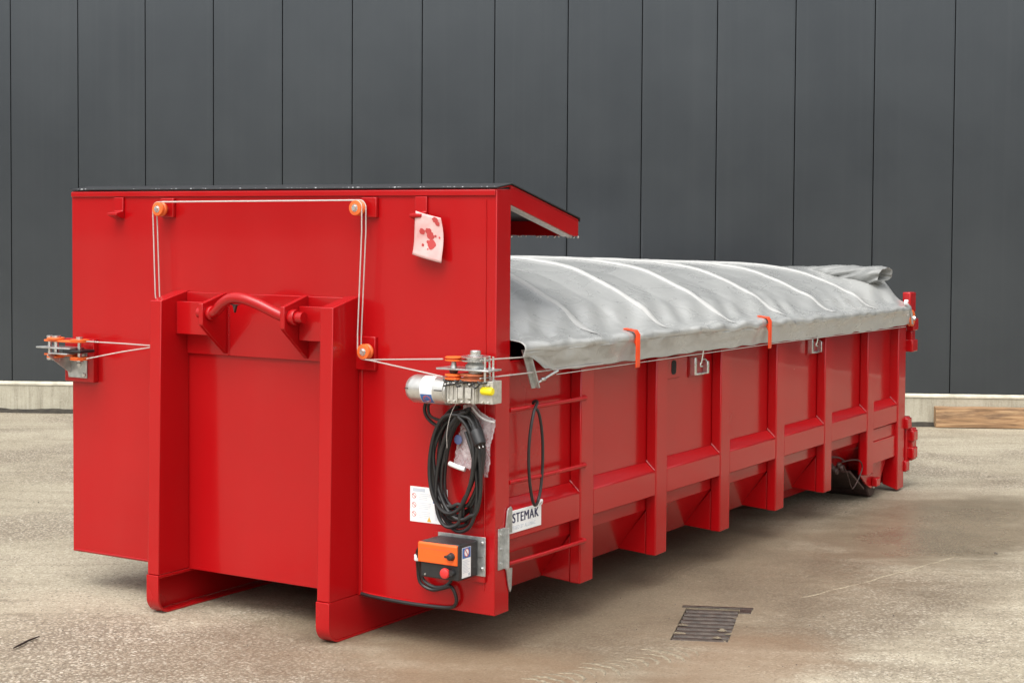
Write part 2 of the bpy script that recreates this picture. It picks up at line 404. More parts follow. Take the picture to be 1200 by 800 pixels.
bm = new(); prism(bm, [(-.028, .275), (-.028, .292), (-.004, .312), (.10, .312), (.10, .297), (.006, .297), (-.018, .275)], 'x', seams[0], seams[-1])
wpart(bm); obj('plinth_ledge', bm, 'ledge', wh, .002)
# grime and moss lying in the corner between yard and plinth
bm = new(); rr = random.Random(3); x = -9.0; prev = None
while x < 9:
    w = .055 + .05 * noise.noise(Vector((x * 1.7, 0, 0))) + .02 * rr.random(); h = .034 + .025 * noise.noise(Vector((x * 2.3, 4, 0))) + .008 * rr.random()
    w = max(w, .008)
    cur = [bm.verts.new((x, -.0202, h)), bm.verts.new((x, -.02 - w * .5, h * .6)), bm.verts.new((x, -.02 - w, .002))]
    if prev:
        bm.faces.new((prev[0], prev[1], cur[1], cur[0])); bm.faces.new((prev[1], prev[2], cur[2], cur[1]))
    prev = cur; x += .06
wpart(bm); o = obj('grime', bm, 'grime'); o['kind'] = 'stuff'; tag(o, 'dark strip of grime along the foot of the concrete plinth', 'grime')

# wooden beam against the plinth
bm = new(); box(bm, 0, 2.45, -.0625, .0625, -.0965, .0965)
bmesh.ops.subdivide_edges(bm, edges=[e for e in bm.edges if abs(e.verts[0].co.x - e.verts[1].co.x) > 1], cuts=40)
for v in bm.verts:
    v.co.z += .004 * noise.noise(v.co * 5); v.co.y += .003 * noise.noise(v.co * 6 + Vector((3, 0, 0)))
beam = obj('wooden_beam', bm, 'wood', None, .005)
bp0 = dv * 5.845 + nv * (OFF - .0925); beam.location = (bp0.x, bp0.y, .1005); beam.rotation_euler = (0, 0, WA); tag(beam, 'weathered brown wooden beam lying on the yard against the concrete plinth', 'beam')

# ------------------------------------------------------------------ hooklift container
W = 2.66; ZT = 2.098; ZB = .189
ct = thing('hooklift_container', 'red steel hooklift roll-off container standing on the wet yard', 'container', (W / 2, 0, 0))
def islands(bm):
    seen = set(); out = []
    for v in bm.verts:
        if v in seen: continue
        st_, isl = [v], set()
        while st_:
            q = st_.pop()
            if q in isl: continue
            isl.add(q); st_ += [e.other_vert(q) for e in q.link_edges]
        seen |= isl; out.append(isl)
    return out
def split_parts(fn, name, bm, *a, **k):
    bm.verts.ensure_lookup_table(); res = None
    for isl in islands(bm):
        b2 = bmesh.new(); mp_ = {v: b2.verts.new(v.co) for v in isl}
        for f in {f for v in isl for f in v.link_faces}: b2.faces.new([mp_[v] for v in f.verts])
        res = fn(name, b2, *a, **k)
    bm.free(); return res
SPLIT = {'weld_seam', 'rivet', 'cable_keeper', 'latch_plate', 'loose_wires', 'handle_mount', 'power_lead', 'wire_handle', 'bolt'}
def part(name, bm, mat='red', parent=None, bevel=.003, label=None, **kw):
    if name in SPLIT and len(islands(bm)) > 1:
        return split_parts(part, name, bm, mat, parent, bevel, label, **kw)
    o = obj(name, bm, mat, None, bevel, **kw)
    p = parent or ct
    o.parent = p
    # geometry is written in world coordinates: undo the root's offset once, at the first level
    o.matrix_parent_inverse = ct.matrix_basis.inverted() if p is ct else Matrix()
    if label: o['label'] = label
    return o

# front plate with side flanges
bm = new()
prism(bm, [(0, 0), (W, 0), (W, .12), (W - .012, .12), (W - .012, .012), (.012, .012), (.012, .12), (0, .12)], 'z', ZB, ZT)
fp = part('front_plate', bm, 'red', None, .004)
bm = new(); box(bm, .004, W - .004, -.010, -.0005, ZT - .030, ZT - .004); part('top_lip', bm, 'red', fp)
bm = new()
for (x0, z0, x1, z1) in ((W - .055, .3, W - .055, 2.05),):
    pts = [(x0 + .002 * noise.noise(Vector((0, 0, z * 9))), -.002, z) for z in [z0 + (z1 - z0) * i / 60 for i in range(61)]]
    tube(bm, pts, .0035, 6)
tube(bm, [(.82, -.003, .2), (.82, -.003, 1.27)], .004, 6); tube(bm, [(1.918, -.003, .2), (1.918, -.003, 1.55)], .005, 6)
tube(bm, [(1.93, -.004, .206), (2.10, -.004, .198), (2.3, -.004, .196)], .007, 6)
tube(bm, [(.02, -.003, .2), (.74, -.003, .2)], .004, 6)
part('weld_seam', bm, 'red', fp, 0)
def pad(x0, x1, z0, z1, y=.022, label=None):
    bm = new(); box(bm, x0, x1, -y, -.0006, z0, z1); return part('mounting_pad', bm, 'red', fp, .004, label)
pad(.655, .742, 1.963, 2.060); pad(1.925, 2.012, 1.968, 2.062); pad(1.868, 2.008, 1.257, 1.415); pad(-.02, .192, 1.098, 1.325, .035)
pad(2.335, 2.616, .335, .545, .014)
for x in (.30, 2.205):     # small hook lugs, a bent flat with a slanted foot
    bm = new(); prism(bm, [(-.0006, 2.065), (-.012, 2.065), (-.014, 1.995), (-.06, 1.985), (-.06, 1.972), (-.012, 1.955), (-.0006, 1.955)], 'x', x + .02, x + .085)
    part('hook_lug', bm, 'red', fp, .003)

# runners
def runner(x0, outer):
    w = .074; x1 = x0 + w
    bm = new()
    # upright box column, leaning back slightly at the top
    v = [(-.222, .195), (-.200, 1.553), (-.002, 1.600), (-.002, .195)]
    prism(bm, v, 'x', x0, x1)
    col = part('runner', bm, 'red', None, .004)
    # foot: bent flat strap, outer web and long skid under the floor
    bm = new()
    arc = [(-.228, .193)] + [(-.148 - .080 * math.cos(a), .080 - .080 * math.sin(a)) for a in [R(i * 10) for i in range(10)]] + [(4.9, 0)]
    inn = [(-.216, .193)] + [(-.148 - .068 * math.cos(a), .080 - .068 * math.sin(a)) for a in [R(i * 10) for i in range(10)]] + [(4.9, .012)]
    prism(bm, arc + inn[::-1], 'x', x0 - .002, x1 + .002)
    part('skid_strap', bm, 'red', col, .002)
    bm = new()
    xa, xb = (x0, x0 + .012) if outer < 0 else (x1 - .012, x1)
    web = [(-.2155, .194)] + [(-.148 - .067 * math.cos(a), .080 - .067 * math.sin(a)) for a in [R(i * 10) for i in range(10)]] + [(4.9, .013), (4.9, .188), (.0, .188), (0, .194)]
    prism(bm, web, 'x', xa, xb)
    part('skid_web', bm, 'red', col, .001)
    bm = new(); box(bm, x0 + .013 if outer < 0 else x0, x1 if outer < 0 else x1 - .013, -.2150, 4.9, .178, .1935)
    part('top_flange', bm, 'red', col, .002)
    bm = new()
    for y, xx in ((-.205, x0 + .004),):
        pass
    bm.free()
    return col
runner(.757, -1); runner(1.826, 1)

# hook frame between the runners
bm = new()
box(bm, .833, 1.824, -.020, -.0007, 1.283, 1.592)
hf = part('hook_frame', bm, 'red', None, .003)
bm = new(); box(bm, .834, 1.074, -.095, -.078, 1.385, 1.548); part('cross_plate', bm, 'red', hf, .003)
bm = new(); box(bm, 1.614, 1.823, -.095, -.078, 1.385, 1.548); part('cross_plate', bm, 'red', hf, .003)
bm = new()
rr = random.Random(5)
for z in [1.39 + i * .0105 for i in range(15)]: lathe(bm, (.836, -.092, z), 'z', [(.002, -.004), (.006, 0), (.002, .004)], 6)
part('weld_beads', bm, 'red', hf, 0); bm = new()
for z in [1.29 + i * .0105 for i in range(25)]: lathe(bm, (1.112, -.022, z), 'z', [(.002, -.004), (.006, 0), (.002, .004)], 6)
part('weld_beads', bm, 'red', hf, 0)
for x in (1.076, 1.586):
    bm = new(); prism(bm, [(-.021, 1.598), (-.200, 1.548), (-.200, 1.445), (-.185, 1.43), (-.021, 1.292)], 'x', x, x + .026)
    part('bracket_plate', bm, 'red', hf, .004)
bm = new()
pts = [(1.035, -.15, 1.500), (1.075, -.15, 1.500), (1.115, -.155, 1.500), (1.16, -.165, 1.515), (1.22, -.185, 1.552), (1.29, -.20, 1.580), (1.36, -.20, 1.580), (1.44, -.185, 1.556), (1.52, -.165, 1.520), (1.57, -.155, 1.501), (1.62, -.15, 1.498), (1.69, -.15, 1.498)]
tube(bm, smooth_path(pts, 5), .027, 16)
lathe(bm, (1.63, -.15, 1.498), 'x', [(.036, -.016), (.038, -.01), (.038, .012), (.036, .018)], 18)
lathe(bm, (1.118, -.15, 1.500), 'x', [(.034, -.014), (.036, -.008), (.036, .006), (.032, .012)], 18)
part('lifting_bar', bm, 'red', hf, 0)
bm = new(); prism(bm, [(1.275, 1.552), (1.345, 1.552), (1.318, 1.545), (1.308, 1.51), (1.298, 1.545)], 'y', -.205, -.190); part('safety_tongue', bm, 'darksteel', hf, .001)

# visor
bm = new()
prism(bm, [(-.004, ZT + .001), (.12, 2.118), (.735, 1.966), (.735, 1.886), (.729, 1.886), (.729, 1.961), (.12, 2.111), (.013, ZT + .001)], 'x', .001, W - .001)
vz = part('visor', bm, 'red', None, .002)
for xa, xb in ((W - .012, W - .0025), (.0025, .012)):
    bm = new(); prism(bm, [(.121, 2.110), (.728, 1.960), (.728, 1.885), (.69, 1.885), (.121, 2.03)], 'x', xa, xb); part('gusset', bm, 'red', vz, .001)
    inn = (xa - .05, xa - .0005) if xa > 1 else (xb + .0005, xb + .05)
    bm = new(); prism(bm, [(.125, 2.026), (.69, 1.882), (.69, 1.888), (.125, 2.032)], 'x', *inn); part('lower_trim', bm, 'lining', vz, .001)
bm = new(); prism(bm, [(-.007, ZT + .0035), (.12, 2.1205), (.738, 1.969), (.738, 1.955), (.744, 1.955), (.744, 1.974), (.12, 2.1265), (-.007, ZT + .0095)], 'x', -.006, W + .006)
part('rubber_cover', bm, 'black', vz, .002)
bm = new(); prism(bm, [(.122, 2.1085), (.727, 1.9585), (.727, 1.9545), (.122, 2.1045)], 'x', .014, W - .014); part('under_shade_lining', bm, 'black', vz, 0)  # black sheet put in for the shade under the visor
bm = new(); rr = random.Random(11)     # rain drops standing on the rubber and hanging from the rear lip
for i in range(60):
    x = rr.uniform(1.2, W); r = rr.uniform(.003, .007)
    lathe(bm, (x, .734, 1.885 - r * .6), 'z', [(r * .3, -r), (r * .9, -r * .4), (r, 0), (r * .6, r * .8)], 6)
for i in range(90):
    x = rr.uniform(0, W); r = rr.uniform(.002, .005)
    lathe(bm, (x, -.006 + rr.uniform(0, .02), ZT + .0105), 'z', [(r, -r * .5), (r * .9, 0), (r * .4, r * .5)], 6)
rd_ = part('rain_drops', bm, 'zinc', vz, 0); rd_['kind'] = 'stuff'

# body shell
xo = W - .062; xi = W - .232
YR = 5.60
half = [(xo, 1.32), (xo, .515), (xo, .432), (xi, .200)]
prof = half + [(W - x, z) for x, z in half[::-1]] + [(W - xo + .01, 1.32), (W - xo + .01, .45), (W - xi + .01, .26), (xi - .01, .26), (xo - .01, .45), (xo - .01, 1.32)]
# order: outer right top -> bottom right -> bottom left -> top left outer, then inner back
outer = [(xo, 1.32), (xo, .432), (xi, .200), (W - xi, .200), (W - xo, .432), (W - xo, 1.32)]
inner = [(W - xo + .01, 1.32), (W - xo + .01, .45), (W - xi + .01, .26), (xi - .01, .26), (xo - .01, .45), (xo - .01, 1.32)]
bm = new(); prism(bm, outer + inner, 'y', .0125, 5.46); part('body_shell', bm, 'red_side', None, .003)
posts_y = [.9076 - .132 + .8101 * i for i in range(6)]
for sgn in (1, -1):
    X = (lambda a, b: (a, b)) if sgn > 0 else (lambda a, b: (W - b, W - a))
    # upper rail
    bm = new(); box(bm, *X(xo + .001, W - .006), .121, 5.46, 1.262, 1.325); part('top_rail', bm, 'red_side', None, .006)
    for i, y in enumerate(posts_y):
        zb = .19 if i < 5 else .20
        bm = new()
        a, b = X(xo + .0005, W); box(bm, a, b, y, y + .132, zb, 1.2605)
        p = part('post', bm, 'red_side', None, .007)
        if i < 5:
            bm = new(); pr = [(xo, .425), (xo, zb + .004), (xi + .002, .206), (xi + .002, .215)]
            if sgn < 0: pr = [(W - x, z) for x, z in pr]
            prism(bm, pr, 'y', y + .004, y + .128); part('outrigger', bm, 'red_side', p, .004)
    # longitudinal beam with sloped top, one length between each pair of posts
    ends = [(.1205, posts_y[0] - .0005)] + [(posts_y[i] + .1325, posts_y[i + 1] - .0005) for i in range(5)] + [(posts_y[5] + .1325, 5.459)]
    for a, b in ends:
        pr = [(xo + .0007, .690), (W - .003, .640), (W - .003, .510), (xo + .0007, .500)]
        if sgn < 0: pr = [(W - x, z) for x, z in pr]
        bm = new(); prism(bm, pr, 'y', a, b)
        sb = part('side_beam', bm, 'red_side', None, .006)
        bm = new(); zc = .645; xx = W - .006 if sgn > 0 else .006
        for yy in (a + .004, b - .004):
            tube(bm, [(xo + .004 if sgn > 0 else W - xo - .004, yy, .694), (xx, yy, zc)], .0035, 6)
        part('weld_seam', bm, 'red_side', sb, 0)
    # rear post and lower rear panel
    bm = new(); a, b = X(xo - .05, W + .004); prism(bm, [(a, .05), (b, .012), (b, 1.315), (a, 1.315)] if sgn > 0 else [(a, .012), (b, .05), (b, 1.315), (a, 1.315)], 'y', 5.461, 5.605); part('rear_post', bm, 'red_side', None, .008)
    bm = new(); a, b = X(xo + .001, W - .012); box(bm, a, b, posts_y[5] + .1325, 5.4605, .262, .4165); part('rear_panel', bm, 'red_side', None, .003)
    bm = new(); a, b = X(xo + .001, W - .022); box(bm, a, b, posts_y[5] + .1325, 5.4605, .4165, .5015); part('rear_panel', bm, 'red_side', None, .003)
    # roller and its cheeks
    ry = 5.14
    bm = new(); a, b = X(2.25, 2.585)
    lathe(bm, (a, ry, .093), 'x', [(.082, 0), (.09, .008), (.09, b - a - .008), (.082, b - a)], 28)
    ro = part('roller', bm, 'darksteel', None, 0)
    bm = new(); a, b = X(2.545, 2.605); lathe(bm, (a, ry, .093), 'x', [(.03, 0), (.03, b - a)], 16); part('axle', bm, 'steel', ro, .002)
    for (c0, c1) in ((2.587, 2.600), (2.235, 2.248)):
        a, b = X(c0, c1)
        bm = new(); prism(bm, [(posts_y[5] + .02, .43), (posts_y[5] + .02, .20), (4.98, .115), (5.08, .072), (5.22, .072), (5.28, .11), (5.40, .25), (5.42, .43)], 'x', a, b); part('roller_cheek', bm, 'red_side', ro, .003)
    bm = new(); a, b = X(2.601, 2.64); box(bm, a, b, 5.09, 5.17, .085, .145); part('axle_lock', bm, 'red_side', ro, .006)
    bm = new(); a, b = X(2.236, 2.246); box(bm, a, b, 4.17, posts_y[5] + .0195, .07, .199); part('side_plate', bm, 'red_side', ro, .002)
    # sloped guard plate in front of the roller
    bm = new(); a, b = X(2.249, 2.586); prism(bm, [(4.68, .235), (4.98, .075), (4.99, .085), (4.70, .245)], 'x', a, b); part('guard_plate', bm, 'darksteel', ro, .002)

bm = new(); box(bm, .118, W - .118, 5.462, 5.600, .055, .1985); part('rear_beam', bm, 'red_side', None, .004)
bm = new(); box(bm, .01, W - .01, 5.607, 5.66, .16, 1.31); door = part('rear_door', bm, 'red_side', None, .006)
def hinge(boxes, label=None):
    bm = new()
    for b in boxes: box(bm, *b)
    part('hinge', bm, 'red_side', door, .008)
hinge([(W - .045, W + .005, 5.6605, 5.74, .12, .53), (W - .05, W + .03, 5.61, 5.70, .445, .525), (W - .02, W + .045, 5.70, 5.80, .345, .425), (W - .02, W + .045, 5.70, 5.80, .215, .300), (W - .02, W + .03, 5.715, 5.815, .20, .44), (W - .05, W + .02, 5.61, 5.69, .13, .21)])
hinge([(W - .03, W + .03, 5.62, 5.75, 1.30, 1.45), (W - .02, W + .04, 5.68, 5.79, 1.165, 1.255), (W - .03, W + .02, 5.70, 5.78, 1.09, 1.17), (W - .02, W + .04, 5.66, 5.78, 1.01, 1.10)])

# ladder rungs
for z in (1.100, .772, .402):
    bm = new(); tube(bm, [(W - .004, .121, z + .002), (W + .006, .40, z), (W + .009, .805, z - .001)], .0105, 12)
    lathe(bm, (W + .002, .80, z - .001), 'y', [(.013, -.012), (.015, 0), (.013, .010)], 12)
    part('ladder_rung', bm, 'red_side', None, 0)

# latch brackets and lashing eye on the side
def latch(y, z):
    bm = new(); box(bm, xo + .001, xo + .007, y - .11, y + .095, z - .062, z + .058)
    la = part('latch', bm, 'red_side', None, .002)
    bm = new(); box(bm, xo + .0075, xo + .040, y - .100, y - .075, z - .05, z + .050); part('latch_plate', bm, 'chrome', la, .003)
    bm = new(); box(bm, xo + .0075, xo + .040, y - .0745, y + .0595, z - .052, z - .040); part('latch_plate', bm, 'chrome', la, .003)
    bm = new(); box(bm, xo + .0075, xo + .040, y + .060, y + .085, z - .052, z + .020); part('latch_plate', bm, 'chrome', la, .003)
    bm = new(); tube(bm, smooth_path([(xo + .03, y + .068, z + .022), (xo + .03, y + .03, z + .034), (xo + .03, y - .005, z + .022), (xo + .03, y - .012, z - .004), (xo + .03, y + .012, z - .006)], 4), .006, 8); part('latch_hook', bm, 'chrome', la, 0)
    bm = new(); tube(bm, [(xo + .034, y - .010, z + .010), (xo + .05, y - .012, z + .105)], .005, 8); part('latch_pin', bm, 'chrome', la, 0)
latch(2.195, 1.157); latch(3.935, 1.165)
bm = new()
pts = [(1.684, 1.115), (1.851, 1.115), (1.851, 1.245), (1.684, 1.245)]
box(bm, xo + .001, xo + .012, 1.798, 1.958, 1.106, 1.226); le = part('lashing_eye', bm, 'red_side', None, .004)
bm = new(); prism(bm, [(1.884 + .030 * math.cos(a), 1.167 + (.018 if math.sin(a) > 0 else -.018) + .022 * math.sin(a)) for a in [R(i * 20 + 1) for i in range(18)]], 'x', xo + .0125, xo + .0135); part('slot', bm, 'dark', le, 0)

# galvanised corner bracket on the flange edge
bm = new()
box(bm, W + .0005, W + .005, .022, .070, .392, .578); box(bm, W + .0005, W + .030, .070, .076, .392, .578)
prism(bm, [(.078, .555), (.132, .548), (.132, .655), (.122, .668), (.100, .662), (.092, .65)], 'x', W + .003, W + .010)
prism(bm, [(.076, .392), (.134, .386), (.128, .295), (.118, .278), (.106, .30), (.086, .380)], 'x', W + .003, W + .010)
box(bm, W + .0055, W + .008, .045, .078, .565, .577)
cb = part('corner_bracket', bm, 'steel', None, .0015, 'galvanised sheet bracket with bolt holes on the plate edge')
bm = new()
for z in (.42, .485, .55): cyl(bm, (W + .005, .046, z), 'x', .006, 0, .003, 10)
part('rivet', bm, 'zinc', cb, 0)

# name board
bm = new(); box(bm, W - .0025, W + .001, .1215, .401, .540, .642); nb_ = part('name_board', bm, 'white', None, .001, 'white board reading STEMAK in dark blue letters')
tl = text_mesh('lettering', 'STEMAK', .062, (W + .0012, .143, .586), (0, 1, 0), (0, 0, 1), 'navy', nb_, .0032, .0, .0006, .94)
t2 = text_mesh('small_lettering', 'VERED BY ALUMAC', .026, (W + .0012, .136, .554), (0, 1, 0), (0, 0, 1), 'greyprint', nb_, 0, 0, .0005, .86)
bm = new(); tube(bm, smooth_path([(W + .004, .352, .640), (W + .012, .362, .655), (W + .012, .385, .658), (W + .004, .39, .640)], 4), .007, 8); part('cable_tie', bm, 'white', nb_, 0)

# warning sticker
bm = new(); box(bm, 2.197, 2.405, -.0012, -.0004, .573, .735); st = part('warning_sticker', bm, 'white', None, 0, 'white sticker with three red circles and lines of text')
def flat(name, parts, mat, parent, y=-.0018):
    bm = new()
    for (x0, x1, z0, z1) in parts: box(bm, x0, x1, y, y + .0005, z0, z1)
    return part(name, bm, mat, parent, 0)
lines = []; rr = random.Random(2)
for zc in (.69, .648, .607):
    for k in range(4): lines.append((2.245, 2.245 + rr.uniform(.045, .075), zc + .012 - k * .0085, zc + .0145 - k * .0085))
for k in range(14): lines.append((2.335, 2.335 + rr.uniform(.03, .06), .66 - k * .0055, .6618 - k * .0055))
flat('print', lines, 'greyprint', st); flat('print', [(2.212, 2.28, .712, .728)], 'greyprint', st); flat('print', [(2.325, 2.35, .665, .70)], 'blueprint', st)
bm = new()
for zc in (.692, .650, .608):
    n = 24; A = [bm.verts.new((2.219 + .0125 * math.cos(2 * math.pi * k / n), -.0019, zc + .0125 * math.sin(2 * math.pi * k / n))) for k in range(n)]
    B = [bm.verts.new((2.219 + .0100 * math.cos(2 * math.pi * k / n), -.0019, zc + .0100 * math.sin(2 * math.pi * k / n))) for k in range(n)]
    for k in range(n): bm.faces.new((A[k], A[(k + 1) % n], B[(k + 1) % n], B[k]))
    a = Vector((2.211, -.0019, zc + .008)); b = Vector((2.228, -.0019, zc - .007)); p = Vector((.0012, 0, .0012))
    bm.faces.new([bm.verts.new(q) for q in (a - p, a + p, b + p, b - p)])
part('prohibition_symbol', bm, 'redprint', st, 0, recalc=False)
bm = new(); prism(bm, [(2.292, .578), (2.315, .578), (2.3035, .601)], 'y', -.0019, -.0014); part('warning_symbol', bm, 'yellowprint', st, 0)

# pulleys
def pulley(x, z, y=-.085, axis='y', r=.036, base=-.0225):
    bm = new(); lathe(bm, (x, y, z), axis, [(r * .55, -.002), (r * .92, -.001), (r, .004), (r, .011), (r * .80, .017), (r * .80, .021), (r, .027), (r, .034), (r * .9, .040), (r * .5, .041)], 28)
    p = part('pulley', bm, 'orange', None, 0)
    bm = new(); lathe(bm, (x, y, z), axis, [(.012, -.012), (.013, -.010), (.013, -.003)], 6)
    lathe(bm, (x, y, z), axis, [(.018, -.0030), (.018, .0)], 16)
    cyl(bm, (x, y, z), axis, .0105, .041, base - y, 12); part('bolt', bm, 'zinc', p, 0)
    return p
pulley(.695, 2.005); pulley(1.937, 2.012); pulley(1.985, 1.348)
bm = new(); lathe(bm, (W + .022, 5.615, 1.262), 'x', [(.03, 0), (.058, .003), (.06, .008), (.050, .014), (.050, .018), (.06, .024), (.058, .03), (.03, .032)], 28)
rp = part('pulley', bm, 'orange', None, 0)
bm = new(); lathe(bm, (W + .04, 5.615, 1.262), 'x', [(.016, .0), (.016, .030), (.013, .034)], 6); cyl(bm, (W + .0045, 5.60, 1.262), 'x', .012, 0, .02, 12); part('bolt', bm, 'zinc', rp, 0)

# cable winch on the right edge
wy = -.13; wz = 1.208
bm = new()
box(bm, 2.515, 2.575, wy - .045, wy + .05, wz - .055, wz + .045)
box(bm, 2.575, 2.665, wy - .040, wy + .055, wz - .050, wz + .040)
box(bm, 2.6655, 2.738, wy - .02, wy + .055, wz - .050, wz + .050)
for x in (2.522, 2.545, 2.568, 2.60, 2.628, 2.655): box(bm, x, x + .006, wy - .052, wy - .046, wz - .05, wz + .04)
box(bm, 2.581, 2.607, wy - .058, wy - .053, wz - .03, wz + .02); box(bm, 2.618, 2.648, wy - .056, wy - .053, wz - .028, wz + .02)
for x in (2.53, 2.56, 2.60, 2.64, 2.69, 2.72):
    for z in (wz - .043, wz + .034): lathe(bm, (x, wy - .046 if x < 2.66 else wy - .021, z), 'y', [(.006, -.012), (.0065, -.008), (.0065, 0)], 6)
box(bm, 2.40, 2.66, wy + .0555, -.001, wz - .055, wz + .045)
wn = part('cable_winch', bm, 'alu', None, .003, 'grey cast gearbox with motor and drums for the tarpaulin cable')
bm = new(); lathe(bm, (2.30, wy - .005, wz - .004), 'x', [(.034, -.006), (.052, .0), (.061, .018), (.064, .028), (.064, .205), (.058, .208), (.058, .215)], 36)
mo = part('motor', bm, 'motor', wn, 0)
def band(name, x0, x1, a0, a1, mat, r=.0646, n=14):
    bm = new(); c = Vector((0, wy - .005, wz - .004)); ra = []; rb = []
    for k in range(n + 1):
        a = R(a0 + (a1 - a0) * k / n); d = Vector((0, -math.cos(a), math.sin(a))) * r
        ra.append(bm.verts.new(c + d + Vector((x0, 0, 0)))); rb.append(bm.verts.new(c + d + Vector((x1, 0, 0))))
    for k in range(n): bm.faces.new((ra[k], ra[k + 1], rb[k + 1], rb[k]))
    return part(name, bm, mat, wn, 0)
band('motor_label', 2.385, 2.450, -60, 75, 'white'); band('motor_label', 2.387, 2.448, -58, -14, 'blueprint', .0650)
band('motor_groove', 2.30, 2.322, 2, 6, 'dark', .0625, 3); band('motor_groove', 2.462, 2.505, 2, 6, 'dark', .0647, 3)
band('motor_print', 2.40, 2.44, 26, 28, 'greyprint', .0651, 2); band('motor_print', 2.40, 2.44, 32, 34, 'greyprint', .0651, 2); band('motor_print', 2.40, 2.43, 38, 40, 'greyprint', .0651, 2)
bm = new(); c = Vector((2.418, wy - .005, wz - .004))
def onm(dx, a, r=.0654): return c + Vector((dx, -math.cos(R(a)) * r, math.sin(R(a)) * r))
n = 20; A = [onm(.020 * math.cos(2 * math.pi * k / n), -36 + 17 * math.sin(2 * math.pi * k / n)) for k in range(n)]
bm.faces.new([bm.verts.new(p) for p in A]); part('motor_symbol', bm, 'white', wn, 0)
bm = new(); Bv = [bm.verts.new(onm(.020 * math.cos(2 * math.pi * k / n), -36 + 17 * math.sin(2 * math.pi * k / n), .0657)) for k in range(n)]
Cv = [bm.verts.new(onm(.016 * math.cos(2 * math.pi * k / n), -36 + 13.5 * math.sin(2 * math.pi * k / n), .0657)) for k in range(n)]
for k in range(n): bm.faces.new((Bv[k], Bv[(k + 1) % n], Cv[(k + 1) % n], Cv[k]))
bm.faces.new([bm.verts.new(onm(x, a, .0658)) for x, a in ((-.012, -26), (-.008, -23), (.013, -46), (.009, -49))])
part('motor_symbol', bm, 'redprint', wn, 0)
bm = new(); lathe(bm, (2.690, wy - .030, wz + .008), 'x', [(.016, 0), (.018, .004), (.018, .05), (.015, .056)], 18); part('yellow_cap', bm, 'yellow', wn, 0)
bm = new(); box(bm, 2.46, 2.735, wy - .05, wy + .06, 1.300, 1.308); part('deck_plate', bm, 'steel', wn, .002)
dx, dy = 2.632, wy + .005
def disc(name, x, y, z, prof, mat): 
    bm = new(); lathe(bm, (x, y, z), 'z', prof, 28); return part(name, bm, mat, wn, 0)
disc('drum', dx, dy, 1.340, [(.058, 0), (.066, .002), (.066, .006), (.045, .009), (.045, .015), (.066, .018), (.066, .022), (.058, .024)], 'zinc')
disc('drum', dx, dy, 1.255, [(.058, 0), (.066, .002), (.066, .008), (.05, .012), (.05, .020), (.066, .024), (.066, .030), (.05, .032)], 'copper')
disc('drum_hub', dx, dy, 1.288, [(.03, 0), (.03, .012)], 'alu'); disc('drum_hub', dx, dy, 1.3085, [(.042, 0), (.044, .004), (.044, .016), (.038, .020), (.03, .031)], 'steel')
disc('drum_nut', dx, dy, 1.3645, [(.036, 0), (.036, .004), (.024, .005), (.024, .020), (.020, .024)], 'zinc')
gx, gy = 2.535, wy - .02
disc('guide_pulley', gx, gy, 1.338, [(.036, 0), (.040, .003), (.040, .006), (.030, .009), (.030, .012), (.040, .015), (.040, .018), (.034, .021)], 'orange')
disc('guide_pulley', gx, gy, 1.256, [(.036, 0), (.040, .003), (.040, .008), (.030, .011), (.030, .015), (.040, .018), (.040, .023), (.034, .026)], 'orange')
disc('guide_spindle', gx, gy, 1.3085, [(.016, 0), (.012, .012), (.010, .029)], 'steel'); disc('guide_spindle', gx, gy, 1.2825, [(.014, 0), (.02, .010), (.02, .017)], 'darksteel')
for (x, y) in ((2.705, wy - .03), (2.722, wy + .01), (2.69, wy + .03)): disc('cable_keeper', x, y, 1.25, [(.0055, 0), (.0055, .055), (.008, .058), (.008, .064), (.005, .066), (.005, .115)], 'zinc')
bm = new()
for i in range(7):
    a = 2.50 + .03 * i; tube(bm, smooth_path([(a, wy - .05, wz + .05), (a + .02, wy - .055, wz + .04 - .01 * (i % 3)), (a + .05, wy - .05, wz + .047)], 4), .004, 6)
tube(bm, smooth_path([(2.505, wy - .058, wz + .022), (2.56, wy - .065, wz + .032), (2.62, wy - .062, wz + .045), (2.64, wy - .052, wz + .048)], 5), .0035, 6)
part('loose_wires', bm, 'cable', wn, 0)

# cable tensioner on the left edge
ty = -.125
bm = new()
prism(bm, [(.015, 1.12), (.150, 1.12), (.150, 1.252), (-.010, 1.252)], 'y', -.043, -.0355)
prism(bm, [(-.0425, 1.250), (-.0425, 1.150), (-.050, 1.145), (-.075, 1.16), (-.205, 1.246), (-.205, 1.250)], 'x', .03, .036)
tn = part('cable_tensioner', bm, 'steel', None, .002, 'galvanised bracket with paired orange wheels at the left plate edge')
def tdisc(name, x, y, z, prof, mat, seg=24):
    bm = new(); lathe(bm, (x, y, z), 'z', prof, seg); return part(name, bm, mat, tn, 0)
bm = new(); box(bm, -.085, .165, ty - .05, ty + .05, 1.278, 1.286); part('arm_plate', bm, 'steel', tn, .002)
bm = new(); box(bm, .02, .16, -.19, -.044, 1.252, 1.258); part('arm_plate', bm, 'steel', tn, .002)
bm = new(); box(bm, -.055, .155, ty - .022, ty + .022, 1.312, 1.322); part('wheel_strap', bm, 'orange', tn, .002)
bm = new(); box(bm, -.055, .155, ty - .022, ty + .022, 1.240, 1.250); part('wheel_strap', bm, 'orange', tn, .002)
for z in (1.323, 1.231): tdisc('wheel', .185, ty, z, [(.040, -.008), (.050, -.006), (.050, -.002), (.040, 0), (.050, .002), (.050, .006), (.040, .008)], 'orange', 28)
for z in (1.328, 1.234): tdisc('wheel', .01, ty, z, [(.040, -.006), (.046, -.004), (.046, .004), (.040, .006)], 'orange', 28)
